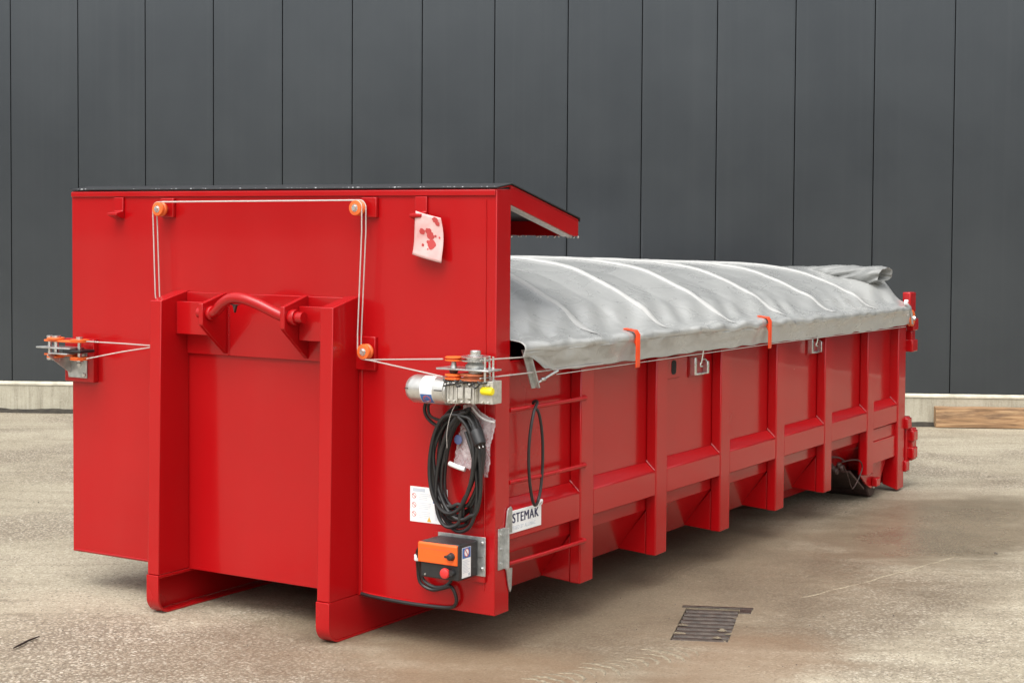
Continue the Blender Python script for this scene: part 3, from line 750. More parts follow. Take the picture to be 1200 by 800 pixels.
for x, r in ((-.035, .009), (.015, .013), (.185, .010)): tdisc('bolt', x, ty, 1.215, [(r * 1.7, .0), (r * 1.7, .012), (r, .013), (r, .115), (r * 1.8, .116), (r * 1.8, .128)], 'zinc', 10)
bm = new(); box(bm, .105, .235, ty - .045, ty + .06, 1.262, 1.277); part('slide_block', bm, 'black', tn, .004)
bm = new()
for x, z in ((.135, 1.137), (.135, 1.235), (.10, 1.19)): lathe(bm, (x, -.0435, z), 'y', [(.010, -.010), (.012, -.008), (.012, 0)], 6)
part('bolt', bm, 'zinc', tn, 0)

# control box
bm = new()
prism(bm, [(2.377, -.175), (2.583, -.175), (2.583, -.0215), (2.377, -.0215)], 'z', .368, .530)
cbx = part('control_box', bm, 'blackbox', None, .006, 'black and orange electric control box with red stop button')
bm = new(); prism(bm, [(-.176, .436), (-.188, .438), (-.188, .520), (-.182, .527), (-.176, .528)], 'x', 2.372, 2.580); part('front_cover', bm, 'orange_cover', cbx, .003)
bm = new(); box(bm, 2.39, 2.55, -.1888, -.1882, .500, .5012); part('cover_line', bm, 'redprint', cbx, 0)
bm = new(); lathe(bm, (2.553, -.188, .478), 'y', [(.010, -.022), (.014, -.020), (.017, -.004), (.019, 0)], 18); box(bm, 2.527, 2.566, -.209, -.190, .473, .483); part('rotary_switch', bm, 'blackbox', cbx, .001)
bm = new(); lathe(bm, (2.524, -.176, .402), 'y', [(.015, -.032), (.022, -.028), (.024, -.020), (.022, -.012), (.014, -.010), (.014, 0)], 24); part('stop_button', bm, 'stop', cbx, 0)
bm = new(); lathe(bm, (2.553, -.176, .405), 'y', [(.012, -.022), (.014, -.018), (.014, 0)], 16); part('black_button', bm, 'blackbox', cbx, 0)
bm = new(); lathe(bm, (2.405, -.176, .382), 'y', [(.004, -.004), (.005, 0)], 10); part('screw', bm, 'zinc', cbx, 0)
for z in (.507, .488, .469):
    bm = new(); lathe(bm, (2.377, -.13, z), 'x', [(.010, 0), (.010, -.012), (.008, -.022)], 12); part('cable_gland', bm, 'blackbox', cbx, 0)
bm = new(); box(bm, 2.5835, 2.5842, -.150, -.080, .378, .512); part('side_label', bm, 'white', cbx, 0)
bm = new(); box(bm, 2.5843, 2.5847, -.148, -.083, .464, .510); part('side_print', bm, 'blueprint', cbx, 0)
bm = new(); cyl(bm, (2.5848, -.115, .488), 'x', .0195, 0, .0004, 20); part('side_symbol', bm, 'white', cbx, 0)
bm = new(); n = 20; A = [bm.verts.new((2.5854, -.115 + .0195 * math.cos(2 * math.pi * k / n), .488 + .0195 * math.sin(2 * math.pi * k / n))) for k in range(n)]
B = [bm.verts.new((2.5854, -.115 + .0155 * math.cos(2 * math.pi * k / n), .488 + .0155 * math.sin(2 * math.pi * k / n))) for k in range(n)]
for k in range(n): bm.faces.new((A[k], A[(k + 1) % n], B[(k + 1) % n], B[k]))
bm.faces.new([bm.verts.new(p) for p in ((2.5855, -.127, .500), (2.5855, -.123, .503), (2.5855, -.103, .476), (2.5855, -.107, .473))])
part('side_symbol', bm, 'redprint', cbx, 0)
bm = new(); rr = random.Random(8)
for k in range(9): box(bm, 2.5843, 2.5847, -.145, -.145 + rr.uniform(.035, .058), .452 - k * .0065, .4538 - k * .0065)
box(bm, 2.5843, 2.5847, -.10, -.085, .383, .395)
part('side_print', bm, 'greyprint', cbx, 0)
bm = new(); box(bm, 2.365, 2.622, -.0205, -.0145, .366, .543); bp = part('mounting_plate', bm, 'steel', cbx, .002)
bm = new()
for z in (.40, .515): lathe(bm, (2.606, -.0205, z), 'y', [(.007, -.008), (.008, -.006), (.008, 0)], 6)
box(bm, 2.588, 2.612, -.0225, -.0207, .451, .457)
part('bolt', bm, 'zinc', cbx, 0)
bm = new()
tube(bm, smooth_path([(2.36, -.13, .507), (2.325, -.12, .47), (2.30, -.09, .44), (2.275, -.05, .38), (2.282, -.04, .305), (2.34, -.03, .276), (2.40, -.03, .290), (2.445, -.03, .302), (2.468, -.025, .262), (2.465, -.02, .225), (2.43, -.012, .203), (2.35, -.012, .196), (2.2, -.014, .193), (2.0, -.014, .197), (1.925, -.012, .203)], 7), .0085, 8)
tube(bm, smooth_path([(2.36, -.13, .488), (2.33, -.12, .455), (2.305, -.085, .425), (2.29, -.05, .37), (2.297, -.035, .316), (2.35, -.028, .29), (2.41, -.028, .30), (2.44, -.02, .33), (2.45, -.03, .369)], 7), .0085, 8)
part('power_lead', bm, 'cable', cbx, 0)
bm = new(); lathe(bm, (2.302, -.088, .430), 'z', [(.015, -.014), (.017, -.010), (.017, .010), (.015, .014)], 14); part('tape_band', bm, 'white', cbx, 0)

# wire handle near the roller
bm = new()
tube(bm, smooth_path([(W - .05, 4.47, .335), (W - .03, 4.60, .335), (W - .02, 4.73, .315), (W - .02, 4.79, .262), (W - .02, 4.73, .200), (W - .03, 4.65, .138), (W - .035, 4.62, .145), (W - .04, 4.56, .23), (W - .05, 4.50, .31)], 6), .0045, 8)
tube(bm, smooth_path([(W - .13, 4.30, .30), (W - .09, 4.30, .375), (W - .06, 4.42, .372), (W - .05, 4.52, .335)], 6), .006, 8)
wh_ = part('wire_handle', bm, 'darksteel', None, 0)
bm = new(); 
for k in range(5): lathe(bm, (W - .11 + .012 * k, 4.42 + .02 * k, .31 - .02 * (k % 3)), 'x', [(.02, -.012), (.024, 0), (.02, .012)], 10)
part('handle_mount', bm, 'darksteel', wh_, 0)

# ------------------------------------------------------------------ tarpaulin
CX = W / 2
tp = thing('tarpaulin', 'pale grey PVC tarpaulin stretched over arched bows on the red container', 'tarpaulin', (CX, 0, 1.2))
prof_u = [(0, 1.752), (.25, 1.749), (.50, 1.737), (.74, 1.700), (.93, 1.634), (1.16, 1.520), (1.27, 1.438), (1.33, 1.404), (1.372, 1.394), (1.392, 1.380), (1.396, 1.360), (1.390, 1.345), (1.384, 1.318), (1.377, 1.285), (1.370, 1.250)]
pp = smooth_path([(u, 0, z) for u, z in prof_u], 10)
bows = [.02 + .81 * i + .0 for i in range(1, 7)]; bows = [.855, 1.66, 2.47, 3.28, 4.09, 4.90]
def prof_at(s):   # s 0..1 arc parameter
    x = s * (len(pp) - 1); i = min(int(x), len(pp) - 2); f = x - i
    return pp[i].x * (1 - f) + pp[i + 1].x * f, pp[i].z * (1 - f) + pp[i + 1].z * f
NP = len(pp) - 1
def tarp_pt(s, y, side, lift=0.0):
    u, z = prof_at(s)
    w = min(1, max(0, (1.39 - u) / .35)) if z > 1.39 else 0     # 1 over the arch
    crown = min(1, max(0, (z - 1.40) / .33))
    z += -.030 * (y - 1.64) * crown - .0105 * (y - 1.64) * (1 - crown)
    # sag between bows, tent ridge on each bow
    dmin = min(abs(y - b) for b in bows); ph = min(dmin / .405, 1)
    k = crown ** .5 if crown > 0 else 0
    z -= .024 * k * ph ** 1.2
    z += .012 * k * math.exp(-(dmin / .028) ** 2)
    if y > 4.95:
        q = (y - 4.95) / .65; q = q * q * (3 - 2 * q)
        z += q * (.115 * math.exp(-((u - 1.12) / .17) ** 2) + .05 * math.exp(-((u - .7) / .3) ** 2))
    p = Vector((u * 2.1, y * 1.3, side * 3))
    wr = noise.fractal(p * 2.2, 1.0, 2.0, 4) * .007 * (.35 + .65 * (1 - crown))
    z += wr
    # diagonal tension folds near the eaves
    e = math.exp(-((u - 1.24) / .16) ** 2)
    z += e * .006 * math.sin(y * 21 + u * 30 + 3 * noise.noise(Vector((y * 1.5, 0, side))))
    skirt = max(0, min(1, (1.385 - z - .0) / .10)) if u > 1.36 else 0
    fold = max(0, min(1, (u - 1.30) / .08))
    if fold > 0:
        rip = noise.fractal(Vector((y * 4.2, z * 5, 7 * side)), 1.0, 2.2, 4)
        rid = 1 - abs(noise.noise(Vector((y * 3.1, z * 9 + y * 2, 3 * side)))) * 2
        u += fold * (.012 * rip * (1 - .5 * skirt) + .010 * rid * (1 - skirt)); z += fold * .010 * noise.noise(Vector((y * 6, 2, side))) * (1 - skirt)
        if z < 1.350 - .0105 * (y - 1.64): u += .004
        else: u += .007 * fold * (.3 + noise.noise(Vector((y * 7.5, 3, side))))
        if skirt > 0: u -= .006 * skirt
    return Vector((CX + side * (u), y, z + lift))
YF, YE = .124, 5.545
ys = [YF + (YE - YF) * i / 330 for i in range(331)]
bm = new(); rows = []
NS = 130
for y in ys:
    row = []
    for j in range(-NS, NS + 1):
        s_ = abs(j) / NS; side = 1 if j >= 0 else -1
        p = tarp_pt(s_, y, side)
        # front lower corner is pulled back and curls up
        if s_ > .84 and y < .46:
            f = (s_ - .84) / .16; ymin = YF + .215 * f ** .7
            p2 = tarp_pt(s_, max(y, 0) , side); t_ = (y - YF) / (.46 - YF); p = Vector((p2.x + side * .02 * f * (1 - t_), ymin + (.46 - ymin) * t_, p2.z + .01 * (1 - t_)))
        row.append(bm.verts.new(p))
    rows.append(row)
for a, b in zip(rows, rows[1:]):
    for j in range(2 * NS): bm.faces.new((a[j], b[j], b[j + 1], a[j + 1]))
# rear curtain: the sheet turns down behind the last frame
last = rows[-1]; cr = [last]
for k in range(1, 6):
    cr.append([bm.verts.new((v.co.x, YE + .02 + .01 * k, max(1.22, v.co.z - .045 * k * (1 if v.co.z > 1.3 else .3)))) for v in last])
for a, b in zip(cr, cr[1:]):
    for j in range(2 * NS): bm.faces.new((a[j], b[j], b[j + 1], a[j + 1]))
def tpart(name, bm, mat, bevel=0, parent=None, **kw):
    o = obj(name, bm, mat, None, bevel, **kw); o.parent = parent or tp
    o.matrix_parent_inverse = tp.matrix_basis.inverted() if (parent is None) else Matrix()
    return o
sheet = tpart('tarp_sheet', bm, 'tarp', recalc=True, ang=70)
sd = sheet.modifiers.new('thick', 'SOLIDIFY'); sd.thickness = .003; sd.offset = 0
# pale bands over each bow: ridge highlights painted as lighter sleeves
for b in bows:
    bm = new(); rws = []
    for j in range(-NS, NS + 1):
        s_ = abs(j) / NS
        if s_ > .60: continue
        side = 1 if j >= 0 else -1
        rws.append([bm.verts.new(tarp_pt(s_, b + o_, side, .0025 + .003 * (1 - (o_ / .034) ** 2))) for o_ in tuple(w_ * (1 if s_ < .42 else max(.12, (.60 - s_) / .18)) for w_ in (-.034, -.019, 0, .019, .034))])
    for a, c in zip(rws, rws[1:]):
        for k in range(4): bm.faces.new((a[k], c[k], c[k + 1], a[k + 1]))
    tpart('bow_highlight', bm, 'sleeve_highlight', ang=80)
# bows themselves (steel tubes underneath)
for b in bows:
    bm = new(); tube(bm, [tarp_pt(abs(j) / 40, b, 1 if j >= 0 else -1) + Vector((0, 0, -.030)) for j in range(-23, 24)], .014, 8); tpart('bow', bm, 'steel')
# rolled-up rear curtain lying across the back
bm = new(); rings = []; seg = 64; nx = 150
for i in range(nx + 1):
    x = .12 + (2.575 - .12) * i / nx; u = abs(x - CX)
    grow = min(1, max(0, (x - 1.75) / .55)); grow = grow * grow * (3 - 2 * grow)
    zc = 1.572 + .006 * (1 - grow) + .012 * noise.noise(Vector((x * 4, 1, 1)))
    yc = 5.40 + .02 * noise.noise(Vector((x * 3, 5, 0)))
    ring = []
    for k in range(seg):
        a = 2 * math.pi * k / seg; tw = a + x * 5.0        # the folds wind round the roll
        f1 = 1 - 2 * abs(noise.noise(Vector((math.cos(tw) * 1.6, math.sin(tw) * 1.6, x * 2.2))))
        f2 = 1 - 2 * abs(noise.noise(Vector((math.cos(tw) * 3.2 + 5, math.sin(tw) * 3.2, x * 6.0))))
        r = .040 + .018 * grow + (.018 * f1 + .007 * f2) * (.5 + .5 * grow) + .010 * noise.noise(Vector((x * 7, math.cos(a), math.sin(a))))
        if i > nx - 4: r *= 1 - .05 * (i - nx + 4)
        ring.append(bm.verts.new((x + .03 * math.sin(a + 1) * grow, yc + r * 1.35 * math.cos(a), zc + r * .95 * math.sin(a))))
    rings.append(ring)
for a, b in zip(rings, rings[1:]):
    for k in range(seg): bm.faces.new((a[k], a[(k + 1) % seg], b[(k + 1) % seg], b[k]))
prev_ = rings[-1]
for q, dx_ in ((.80, -.004), (.62, -.05), (.50, -.10)):
    cx_ = sum((v.co.x for v in rings[-1]), 0) / seg; cy_ = sum((v.co.y for v in rings[-1]), 0) / seg; cz_ = sum((v.co.z for v in rings[-1]), 0) / seg
    nxt = [bm.verts.new((v.co.x + dx_, cy_ + (v.co.y - cy_) * q, cz_ + (v.co.z - cz_) * q)) for v in rings[-1]]
    for k in range(seg): bm.faces.new((prev_[k], prev_[(k + 1) % seg], nxt[(k + 1) % seg], nxt[k]))
    prev_ = nxt
bm.faces.new(prev_); bm.faces.new(rings[0][::-1])
roll = tpart('rolled_curtain', bm, 'tarp_back_shaded', ang=70); roll['label'] = 'crumpled rolled-up end of the grey tarpaulin'
bm = new(); cyl(bm, (CX + 1.380, 5.44, 1.385), 'x', .020, 0, .022, 16); tpart('eyelet', bm, 'white')
bm = new(); cyl(bm, (CX + 1.4025, 5.44, 1.385), 'x', .007, 0, .003, 10); tpart('eyelet_centre', bm, 'stop')
# lever at the front end of the side tube
bm = new(); prism(bm, [(.165, 1.375), (.195, 1.375), (.285, 1.192), (.252, 1.192)], 'x', W + .030, W + .036); prism(bm, [(.195, 1.375), (.205, 1.375), (.295, 1.195), (.285, 1.192)], 'x', W + .030, W + .055)
lv = tpart('lever_arm', bm, 'steel', .001)
bm = new(); tube(bm, [(W + .045, .278, 1.215), (W + .055, .34, 1.235), (W + .062, .44, 1.262)], .006, 8); lathe(bm, (W + .052, .325, 1.23), 'y', [(.006, -.02), (.010, -.012), (.010, .012), (.006, .02)], 10); tpart('tension_rod', bm, 'zinc')
# long side tube inside the hem
bm = new(); tube(bm, [(W + .016, .50, 1.290), (W + .016, 5.45, 1.245)], .012, 10); tpart('hem_tube', bm, 'steel')

# orange clips over the eaves
def clip(y, zt, zb, label):
    o = thing('tarp_clip', label, 'clip', (W + .085, y, zb), 'orange clips on the tarpaulin edge')
    bm = new(); x = W + .086
    path = [(x - .075, zt + .034), (x - .012, zt + .026), (x + .003, zt + .004), (x + .003, zb + .010), (x, zb)]
    inner = [(x - .005, zb), (x - .004, zb + .010), (x - .004, zt + .002), (x - .014, zt + .018), (x - .075, zt + .027)]
    prism(bm, path + inner, 'y', y - .020, y + .020)
    c = obj('clip_strap', bm, 'clip', None, .0015); c.parent = o; c.matrix_parent_inverse = o.matrix_basis.inverted()
    bm = new(); prism(bm, [(x - .0045, zt - .012), (x - .0045, zt - .07), (x - .03, zt - .014)], 'y', y - .004, y + .004)
    c = obj('gusset', bm, 'clip', None, 0); c.parent = o; c.matrix_parent_inverse = o.matrix_basis.inverted()
clip(1.20, 1.385, 1.222, 'orange clip hooked over the tarpaulin edge nearest the front plate')
clip(2.885, 1.372, 1.213, 'orange clip hooked over the tarpaulin edge farther back above the fourth post')

# ------------------------------------------------------------------ winch cable (one loop of wire rope)
bm = new(); r = .0032; yc = -.066
tube(bm, smooth_path([(.235, ty, 1.322), (.45, -.10, 1.320), (.66, -.085, 1.318), (.70, -.075, 1.33)], 4), r, 6)
tube(bm, smooth_path([(.235, ty, 1.232), (.45, -.10, 1.275), (.66, -.085, 1.310), (.72, -.075, 1.33)], 4), r, 6)
tube(bm, [(.695 - .036, -.079, 2.005), (.672, -.076, 1.58), (.70, -.072, 1.34)], r, 6)
tube(bm, [(.695 - .036, -.050, 2.005), (.676, -.050, 1.58), (.715, -.072, 1.34)], r, 6)
def arc(cx, cz, rr_, a0, a1, y): return [(cx + rr_ * math.cos(R(a0 + (a1 - a0) * k / 10)), y, cz + rr_ * math.sin(R(a0 + (a1 - a0) * k / 10))) for k in range(11)]
for rr_, y in ((.037, -.050), (.035, -.079)):
    tube(bm, arc(.695, 2.005, rr_, 180, 90, y) + arc(1.937, 2.012, rr_, 90, 0, y) + [(1.937 + rr_, y, 1.9)] + [(1.937 + rr_ - (.022 if rr_ < .036 else .024), y, 1.43)] + arc(1.985, 1.348, rr_, 180, 270, y) + [(2.03, y - .01, 1.348 - rr_ + (.002 if rr_ > .036 else -.001)), (2.50, wy - .055, 1.3475 if rr_ > .036 else 1.270)], r, 6)
tube(bm, [(2.69, wy - .045, 1.3515), (2.706, .14, 1.343), (2.702, .40, 1.340), (W + .04, .9, 1.33)], r, 6)
tube(bm, [(2.69, wy - .045, 1.271), (2.702, .14, 1.268), (2.704, .43, 1.266), (W + .05, .9, 1.26)], r, 6)
tube(bm, [(W + .050, .45, 1.243), (W + .050, 3.0, 1.232), (W + .038, 5.50, 1.205)], r * .6, 6)
wr_ = thing('winch_cable', 'thin steel wire rope running over the orange pulleys round the container front', 'cable', (1.3, -.07, 1.3))
def rope_part(name, bm_):
    o = obj(name, bm_, 'rope'); o.parent = wr_; o.matrix_parent_inverse = wr_.matrix_basis.inverted(); return o
split_parts(rope_part, 'rope_run', bm)

# ------------------------------------------------------------------ coiled power cable
cc = thing('cable_coil', 'thick coil of black electric cable hanging below the winch motor', 'cable', (2.50, -.09, 1.10))
bm = new(); rr = random.Random(21)
loops = [(2.478, .850, .138, .270, .005), (2.474, .860, .128, .245, .02), (2.520, .862, .098, .225, .03), (2.508, .852, .118, .238, -.01), (2.505, .872, .096, .212, .01), (2.530, .865, .104, .250, .04), (2.486, .880, .108, .205, .02), (2.512, .862, .126, .232, -.02), (2.528, .855, .112, .262, .05), (2.495, .875, .118, .222, .01)]
path = []
for li, (cx, cz, a, b, tilt) in enumerate(loops):
    for k in range(28):
        th = 2 * math.pi * k / 28 + math.pi / 2
        f = k / 28; nx_ = loops[(li + 1) % len(loops)] if li < len(loops) - 1 else loops[li]
        s_ = f * f * (3 - 2 * f) if f > .6 else 0
        CXX = cx * (1 - s_) + nx_[0] * s_; CZ = cz * (1 - s_) + nx_[1] * s_; A_ = a * (1 - s_) + nx_[2] * s_; B_ = b * (1 - s_) + nx_[3] * s_
        path.append((CXX + A_ * math.cos(th) + tilt * math.sin(th), -.030 - .0085 * li - .004 * math.sin(th * 3 + li), CZ + B_ * math.sin(th) + .006 * math.sin(2 * th + li)))
tube(bm, smooth_path(path, 2), .0092, 8)
tube(bm, smooth_path([(2.56, -.09, 1.02), (2.602, -.10, .93), (2.620, -.09, .80), (2.612, -.085, .68), (2.58, -.08, .60), (2.52, -.075, .568), (2.46, -.07, .59), (2.40, -.07, .66)], 7), .0085, 8)
o = obj('coil', bm, 'cable'); o.parent = cc; o.matrix_parent_inverse = cc.matrix_basis.inverted()
bm = new()
tube(bm, smooth_path([(2.345, -.09, 1.145), (2.33, -.08, 1.10), (2.345, -.07, 1.06), (2.40, -.06, 1.03), (2.47, -.06, 1.06)], 6), .008, 8)
tube(bm, smooth_path([(2.375, -.09, 1.145), (2.35, -.08, 1.12), (2.355, -.07, 1.075), (2.41, -.06, 1.055)], 6), .007, 8)
o = obj('motor_lead', bm, 'cable'); o.parent = cc; o.matrix_parent_inverse = cc.matrix_basis.inverted()
bm = new()
for y in (0,):
    d = Vector((.035, -.02, -.045)).normalized(); c0 = Vector((2.662, -.165, 1.035))
    tube(bm, [c0 - d * .035, c0 - d * .005, c0, c0 + d * .055, c0 + d * .07], .02, 14, rs=[.010, .016, .028, .028, .024])
o = obj('plug', bm, 'black'); o.parent = cc; o.matrix_parent_inverse = cc.matrix_basis.inverted()
bm = new(); side_ = d.orthogonal().normalized()
for q in (-.008, .008):
    e_ = c0 + d * .070 + side_ * q; tube(bm, [e_, e_ + d * .014], .0028, 8)
o2 = obj('plug_pin', bm, 'zinc'); o2.parent = cc; o2.matrix_parent_inverse = cc.matrix_basis.inverted()
bm = new(); tube(bm, smooth_path([(2.545, -.145, 1.15), (2.52, -.150, 1.10), (2.50, -.150, 1.02), (2.498, -.145, .95)], 6), .0014, 6)
o = obj('tie_string', bm, 'rope'); o.parent = cc; o.matrix_parent_inverse = cc.matrix_basis.inverted()

# plastic bag behind the coil
bg_ = thing('plastic_bag', 'clear crumpled plastic bag with small parts hanging beside the black cable coil', 'bag', (2.58, -.03, 1.14))
outl = [(2.510, 1.140), (2.560, 1.142), (2.602, 1.105), (2.640, 1.088), (2.690, 1.080), (2.682, 1.03), (2.664, .965), (2.655, .89), (2.640, .812), (2.616, .812), (2.606, .858), (2.54, .842), (2.450, .856), (2.462, .92), (2.482, 1.01), (2.500, 1.08)]
bm = new()
def bagpt(p, s): return (p[0], -.022 + s * .004, p[1])
import mathutils.geometry as mg
# grid fill inside the outline
def inside(x, z):
    c_ = False; j = len(outl) - 1
    for i in range(len(outl)):
        xi_, zi = outl[i]; xj, zj = outl[j]
        if (zi > z) != (zj > z) and x < (xj - xi_) * (z - zi) / (zj - zi) + xi_: c_ = not c_
        j = i
    return c_
step = .0065; grid = {}
nxg = int((2.70 - 2.44) / step); nzg = int((1.15 - .80) / step)
def gv(i, k):
    if (i, k) not in grid:
        x = 2.44 + i * step; z = .80 + k * step
        y = -.030 + .010 * noise.fractal(Vector((x * 11, z * 7, 2)), 1, 2, 2) + .004 * (1 - abs(noise.noise(Vector((x * 20 + z * 16, z * 9, 5)))) * 2)
        y = min(y, -.006)
        if x > 2.655: y -= .012
        grid[(i, k)] = bm.verts.new((x, y, z))
    return grid[(i, k)]
for i in range(nxg):
    for k in range(nzg):
        if inside(2.44 + (i + .5) * step, .80 + (k + .5) * step): bm.faces.new((gv(i, k), gv(i + 1, k), gv(i + 1, k + 1), gv(i, k + 1)))
for _ in range(2):
    bnd = [v for v in bm.verts if v.is_boundary]
    bmesh.ops.smooth_vert(bm, verts=bnd, factor=.5, use_axis_x=True, use_axis_y=True, use_axis_z=True)
o = obj('bag_film', bm, 'bag', ang=80); o.parent = bg_; o.matrix_parent_inverse = bg_.matrix_basis.inverted()
sd = o.modifiers.new('thick', 'SOLIDIFY'); sd.thickness = .0012
bm = new(); tube(bm, smooth_path([(2.450, -.055, .866), (2.49, -.058, .856), (2.535, -.055, .846)], 5), .011, 10); o = obj('white_roll', bm, 'bagwhite'); o.parent = bg_; o.matrix_parent_inverse = bg_.matrix_basis.inverted()
bm = new(); tube(bm, smooth_path([(2.565, -.048, 1.125), (2.602, -.048, 1.092), (2.64, -.052, 1.075), (2.688, -.056, 1.068)], 5), .0045, 8); o = obj('bag_seal', bm, 'bagwhite'); o.parent = bg_; o.matrix_parent_inverse = bg_.matrix_basis.inverted()
bm = new(); lathe(bm, (2.49, -.045, .975), 'y', [(.018, -.004), (.024, 0), (.018, .004)], 14); box(bm, 2.595, 2.625, -.050, -.040, .91, .96); o = obj('small_packet', bm, 'bagblue', None, .003); o.parent = bg_; o.matrix_parent_inverse = bg_.matrix_basis.inverted()

# paper notice
def paper_y(a, b): return -.035 - .012 * math.sin(a * 2.6 + .4) - .010 * b * (1 - a) - .006 * math.sin(b * 5 + a * 3)
co = [Vector((2.248, 0, 2.000)), Vector((2.385, 0, 1.968)), Vector((2.392, 0, 1.765)), Vector((2.232, 0, 1.802))]
def pp_(a, b, off=0):
    p = (co[0] * (1 - a) + co[1] * a) * (1 - b) + (co[3] * (1 - a) + co[2] * a) * b
    return Vector((p.x + .008 * math.sin(b * 3.1), paper_y(a, b) - off, p.z))
bm = new(); n = 16
gr_ = [[bm.verts.new(pp_(i / n, k / n)) for i in range(n + 1)] for k in range(n + 1)]
for k in range(n):
    for i in range(n): bm.faces.new((gr_[k][i], gr_[k][i + 1], gr_[k + 1][i + 1], gr_[k + 1][i]))
pn = thing('paper_notice', 'rain-soaked pinkish paper sheet with red blotches hanging from the right hook lug', 'paper', (2.25, -.04, 2.0))
o = obj('sheet', bm, 'paper', ang=80); o.parent = pn; o.matrix_parent_inverse = pn.matrix_basis.inverted()
sd = o.modifiers.new('thick', 'SOLIDIFY'); sd.thickness = .0008
bm = new(); rr = random.Random(4)
for (a, b, r_) in ((.30, .42, .10), (.50, .38, .085), (.58, .46, .12), (.56, .36, .07), (.62, .66, .14), (.50, .62, .05), (.33, .72, .045), (.52, .78, .025), (.75, .45, .035), (.88, .46, .03), (.80, .08, .09), (.86, .15, .07)):
    vs2 = []
    for k in range(16):
        th = 2 * math.pi * k / 16; q = r_ * (1 + .15 * rr.uniform(-1, 1))
        vs2.append(bm.verts.new(pp_(min(.99, a + q * math.cos(th)), max(.01, b + q * .78 * math.sin(th)), .0012 + .0001 * len(bm.faces))))
    bm.faces.new(vs2)
o = obj('soaked_spot', bm, 'paperstain'); o.parent = pn; o.matrix_parent_inverse = pn.matrix_basis.inverted()

# hose loop over the top rung
bm = new()
tube(bm, smooth_path([(W + .020, .326, 1.122), (W + .036, .268, 1.080), (W + .040, .232, .99), (W + .040, .220, .88), (W + .040, .232, .76), (W + .034, .268, .675), (W + .026, .305, .648), (W + .018, .345, .665), (W + .014, .375, .725), (W + .012, .392, .83), (W + .012, .388, .95), (W + .008, .365, 1.06), (W - .010, .345, 1.105), (W - .004, .335, 1.122)], 8, True), .0072, 10, True)
hl = obj('cable_loop', bm, 'cable'); tag(hl, 'single black cable loop hung over the top ladder rung above the white board', 'cable')

# ------------------------------------------------------------------ drain grate
dg_ = thing('drain_grate', 'dark ribbed iron drain grate set in the brown-stained yard', 'grate', (3.2, 1.05, 0))
def gbox(bm, a0, a1, b0, b1, z0, z1):
    v = [bm.verts.new(gp(a, b, z)) for z in (z0, z1) for a, b in ((a0, b0), (a1, b0), (a1, b1), (a0, b1))]
    for f in ((0, 3, 2, 1), (4, 5, 6, 7), (0, 1, 5, 4), (1, 2, 6, 5), (2, 3, 7, 6), (3, 0, 4, 7)): bm.faces.new([v[i] for i in f])
def gpart(name, bm, mat, bev=0, **kw):
    o = obj(name, bm, mat, None, bev, **kw); o.parent = dg_; o.matrix_parent_inverse = dg_.matrix_basis.inverted(); return o
bm = new(); gbox(bm, .002, .268, .002, .663, -.15, -.145); gpart('pit_floor', bm, 'dark')
for k in range(9):
    bm = new(); b = .040 + k * .073
    prof_ = [(-.024, -.034), (-.022, -.012), (-.010, -.001), (.008, -.0005), (.019, -.010), (.022, -.034)]
    A = [bm.verts.new(gp(.004, b + q, z)) for q, z in prof_]; nseg = 12; prevr = A
    bm.faces.new(A)
    for q_ in range(1, nseg + 1):
        cur = [bm.verts.new(gp(.004 + .262 * q_ / nseg, b + q + .0025 * noise.noise(Vector((q_ * .9, k * 3, 0))), z + .003 * noise.noise(Vector((q_ * .8, k * 2.1, q * 30))))) for q, z in prof_]
        for i in range(6): bm.faces.new((prevr[i], cur[i], cur[(i + 1) % 6], prevr[(i + 1) % 6]))
        prevr = cur
    bm.faces.new(prevr[::-1]); gpart('grate_bar', bm, 'grate', ang=60)
bm = new(); gbox(bm, -.022, .335, -.03, -.002, -.03, .006); gpart('frame', bm, 'grate', .003)
bm = new(); gbox(bm, .272, .330, .0, .085, -.03, .005); gpart('frame', bm, 'grate', .003)
bm = new(); rr = random.Random(12)
for i in range(9):      # silt washed onto the lower right bars
    a_, b_ = .27 * (1 - rr.random() ** 2.2), .665 * (1 - .75 * rr.random() ** 1.6); r_ = rr.uniform(.012, .032)
    c0 = bm.verts.new(gp(a_, b_, .002)); ring = [bm.verts.new(gp(a_ + 1.5 * r_ * math.cos(q) * rr.uniform(.6, 1.2), b_ + .7 * r_ * math.sin(q) * rr.uniform(.6, 1.2), -.006)) for q in [R(k * 30) for k in range(12)]]
    for k in range(12): bm.faces.new((c0, ring[k], ring[(k + 1) % 12]))
o = gpart('silt_crust', bm, 'crust', ang=60); o['kind'] = 'stuff'
# twig and scattered bits
bm = new(); tube(bm, [(.760, -1.075, .010), (.745, -1.02, .012), (.716, -.95, .011), (.692, -.862, .009)], .005, 7, rs=[.003, .0055, .005, .003]); o = obj('twig', bm, 'twig'); tag(o, 'dark straight twig lying on the concrete at the left front', 'twig')
def at(x, y): return x, y
rr = random.Random(33)
for (x, y, r_) in ((4.62, .02, .012), (3.9, 3.6, .010), (4.95, 3.2, .010), (5.2, 1.6, .012)):
    bm = new(); bmesh.ops.create_icosphere(bm, subdivisions=2, radius=r_)
    for v in bm.verts: v.co *= 1 + .35 * noise.noise(v.co * 60 + Vector((x, y, 0))); v.co.z *= .6
    for v in bm.verts: v.co += Vector((x, y, r_ * .45))
    o = obj('pebble', bm, 'stone'); tag(o, 'small dark pebble lying loose on the pale yard right of the container', 'pebble', 'pebbles on the yard')
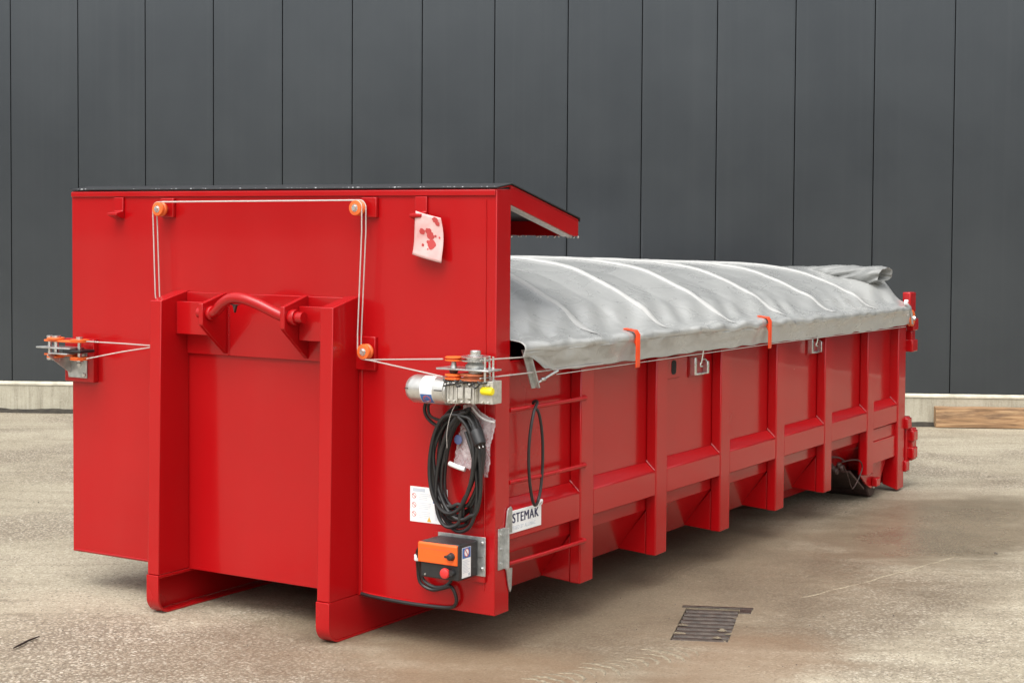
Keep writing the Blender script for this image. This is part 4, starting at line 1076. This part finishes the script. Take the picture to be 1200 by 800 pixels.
# fine grit: uncountable
bm = new(); rr = random.Random(77)
for i in range(1500):
    x = rr.uniform(-5, 8); y = rr.uniform(-3, 9); r_ = rr.uniform(.0015, .005) * (1.6 if rr.random() < .05 else 1)
    vv = [bm.verts.new((x + r_ * math.cos(a + i), y + r_ * math.sin(a + i), .0005)) for a in (0, 2.1, 4.2)] + [bm.verts.new((x, y, r_ * .9))]
    for f in ((0, 1, 3), (1, 2, 3), (2, 0, 3)): bm.faces.new([vv[k] for k in f])
o = obj('grit', bm, 'stone', smooth=False); o['kind'] = 'stuff'; tag(o, 'fine dark grit scattered over the yard', 'grit')

# silt left by tyres beside the drain: a row of low tread ridges, and a thin washed-out line of pale silt
bm = new(); rr = random.Random(9)
def ridge(pts, w, h):
    pts = [Vector(p) for p in pts]; prev = None
    for i, p in enumerate(pts):
        t_ = (pts[min(i + 1, len(pts) - 1)] - pts[max(i - 1, 0)]).normalized(); n_ = Vector((-t_.y, t_.x, 0))
        k = math.sin(math.pi * (i + .15) / (len(pts) - .7)) ** .5; ww = w * (.55 + .7 * rr.random()) * k + .001; hh = h * (.5 + rr.random()) * k
        cur = [bm.verts.new(p - n_ * ww + Vector((0, 0, -.001))), bm.verts.new(p - n_ * ww * .4 + Vector((0, 0, hh))), bm.verts.new(p + n_ * ww * .45 + Vector((0, 0, hh * .9))), bm.verts.new(p + n_ * ww + Vector((0, 0, -.001)))]
        if prev:
            for q in range(3): bm.faces.new((prev[q], prev[q + 1], cur[q + 1], cur[q]))
        prev = cur
TA = Vector((3.33, .62, 0)); TB = Vector((3.05, -.20, 0)); td = (TB - TA).normalized(); tn_ = Vector((-td.y, td.x, 0))
for i in range(15):
    c0 = TA + td * (i * .062) + tn_ * .01 * rr.uniform(-1, 1); L = .13 * rr.uniform(.6, 1.1)
    ridge([c0 + tn_ * (L * q) + td * (.05 * (q * q) + .008 * rr.uniform(-1, 1)) for q in [x / 6 for x in range(-6, 7)]], .015 * rr.uniform(.4, 1.1), .005 * rr.uniform(.1, 1.0))
o = obj('tread_silt', bm, 'tread', ang=60); o['kind'] = 'stuff'; tag(o, 'pale ridges of silt pressed by tyre treads near the drain grate', 'silt')
bm = new()
lp = smooth_path([(3.231, 1.481, 0), (3.484, 2.327, 0), (3.723, 3.385, 0), (4.05, 4.6, 0)], 40)
for i0 in (22, 33, 44, 50, 60, 70): ridge([p + Vector((.015 * noise.noise(p * 9), .01 * noise.noise(p * 7), 0)) for p in lp[i0:i0 + 11]], .005, .0012)
o = obj('silt_line', bm, 'silt', ang=60); o['kind'] = 'stuff'; tag(o, 'thin pale line of washed silt crossing the damp yard right of the drain grate', 'silt')
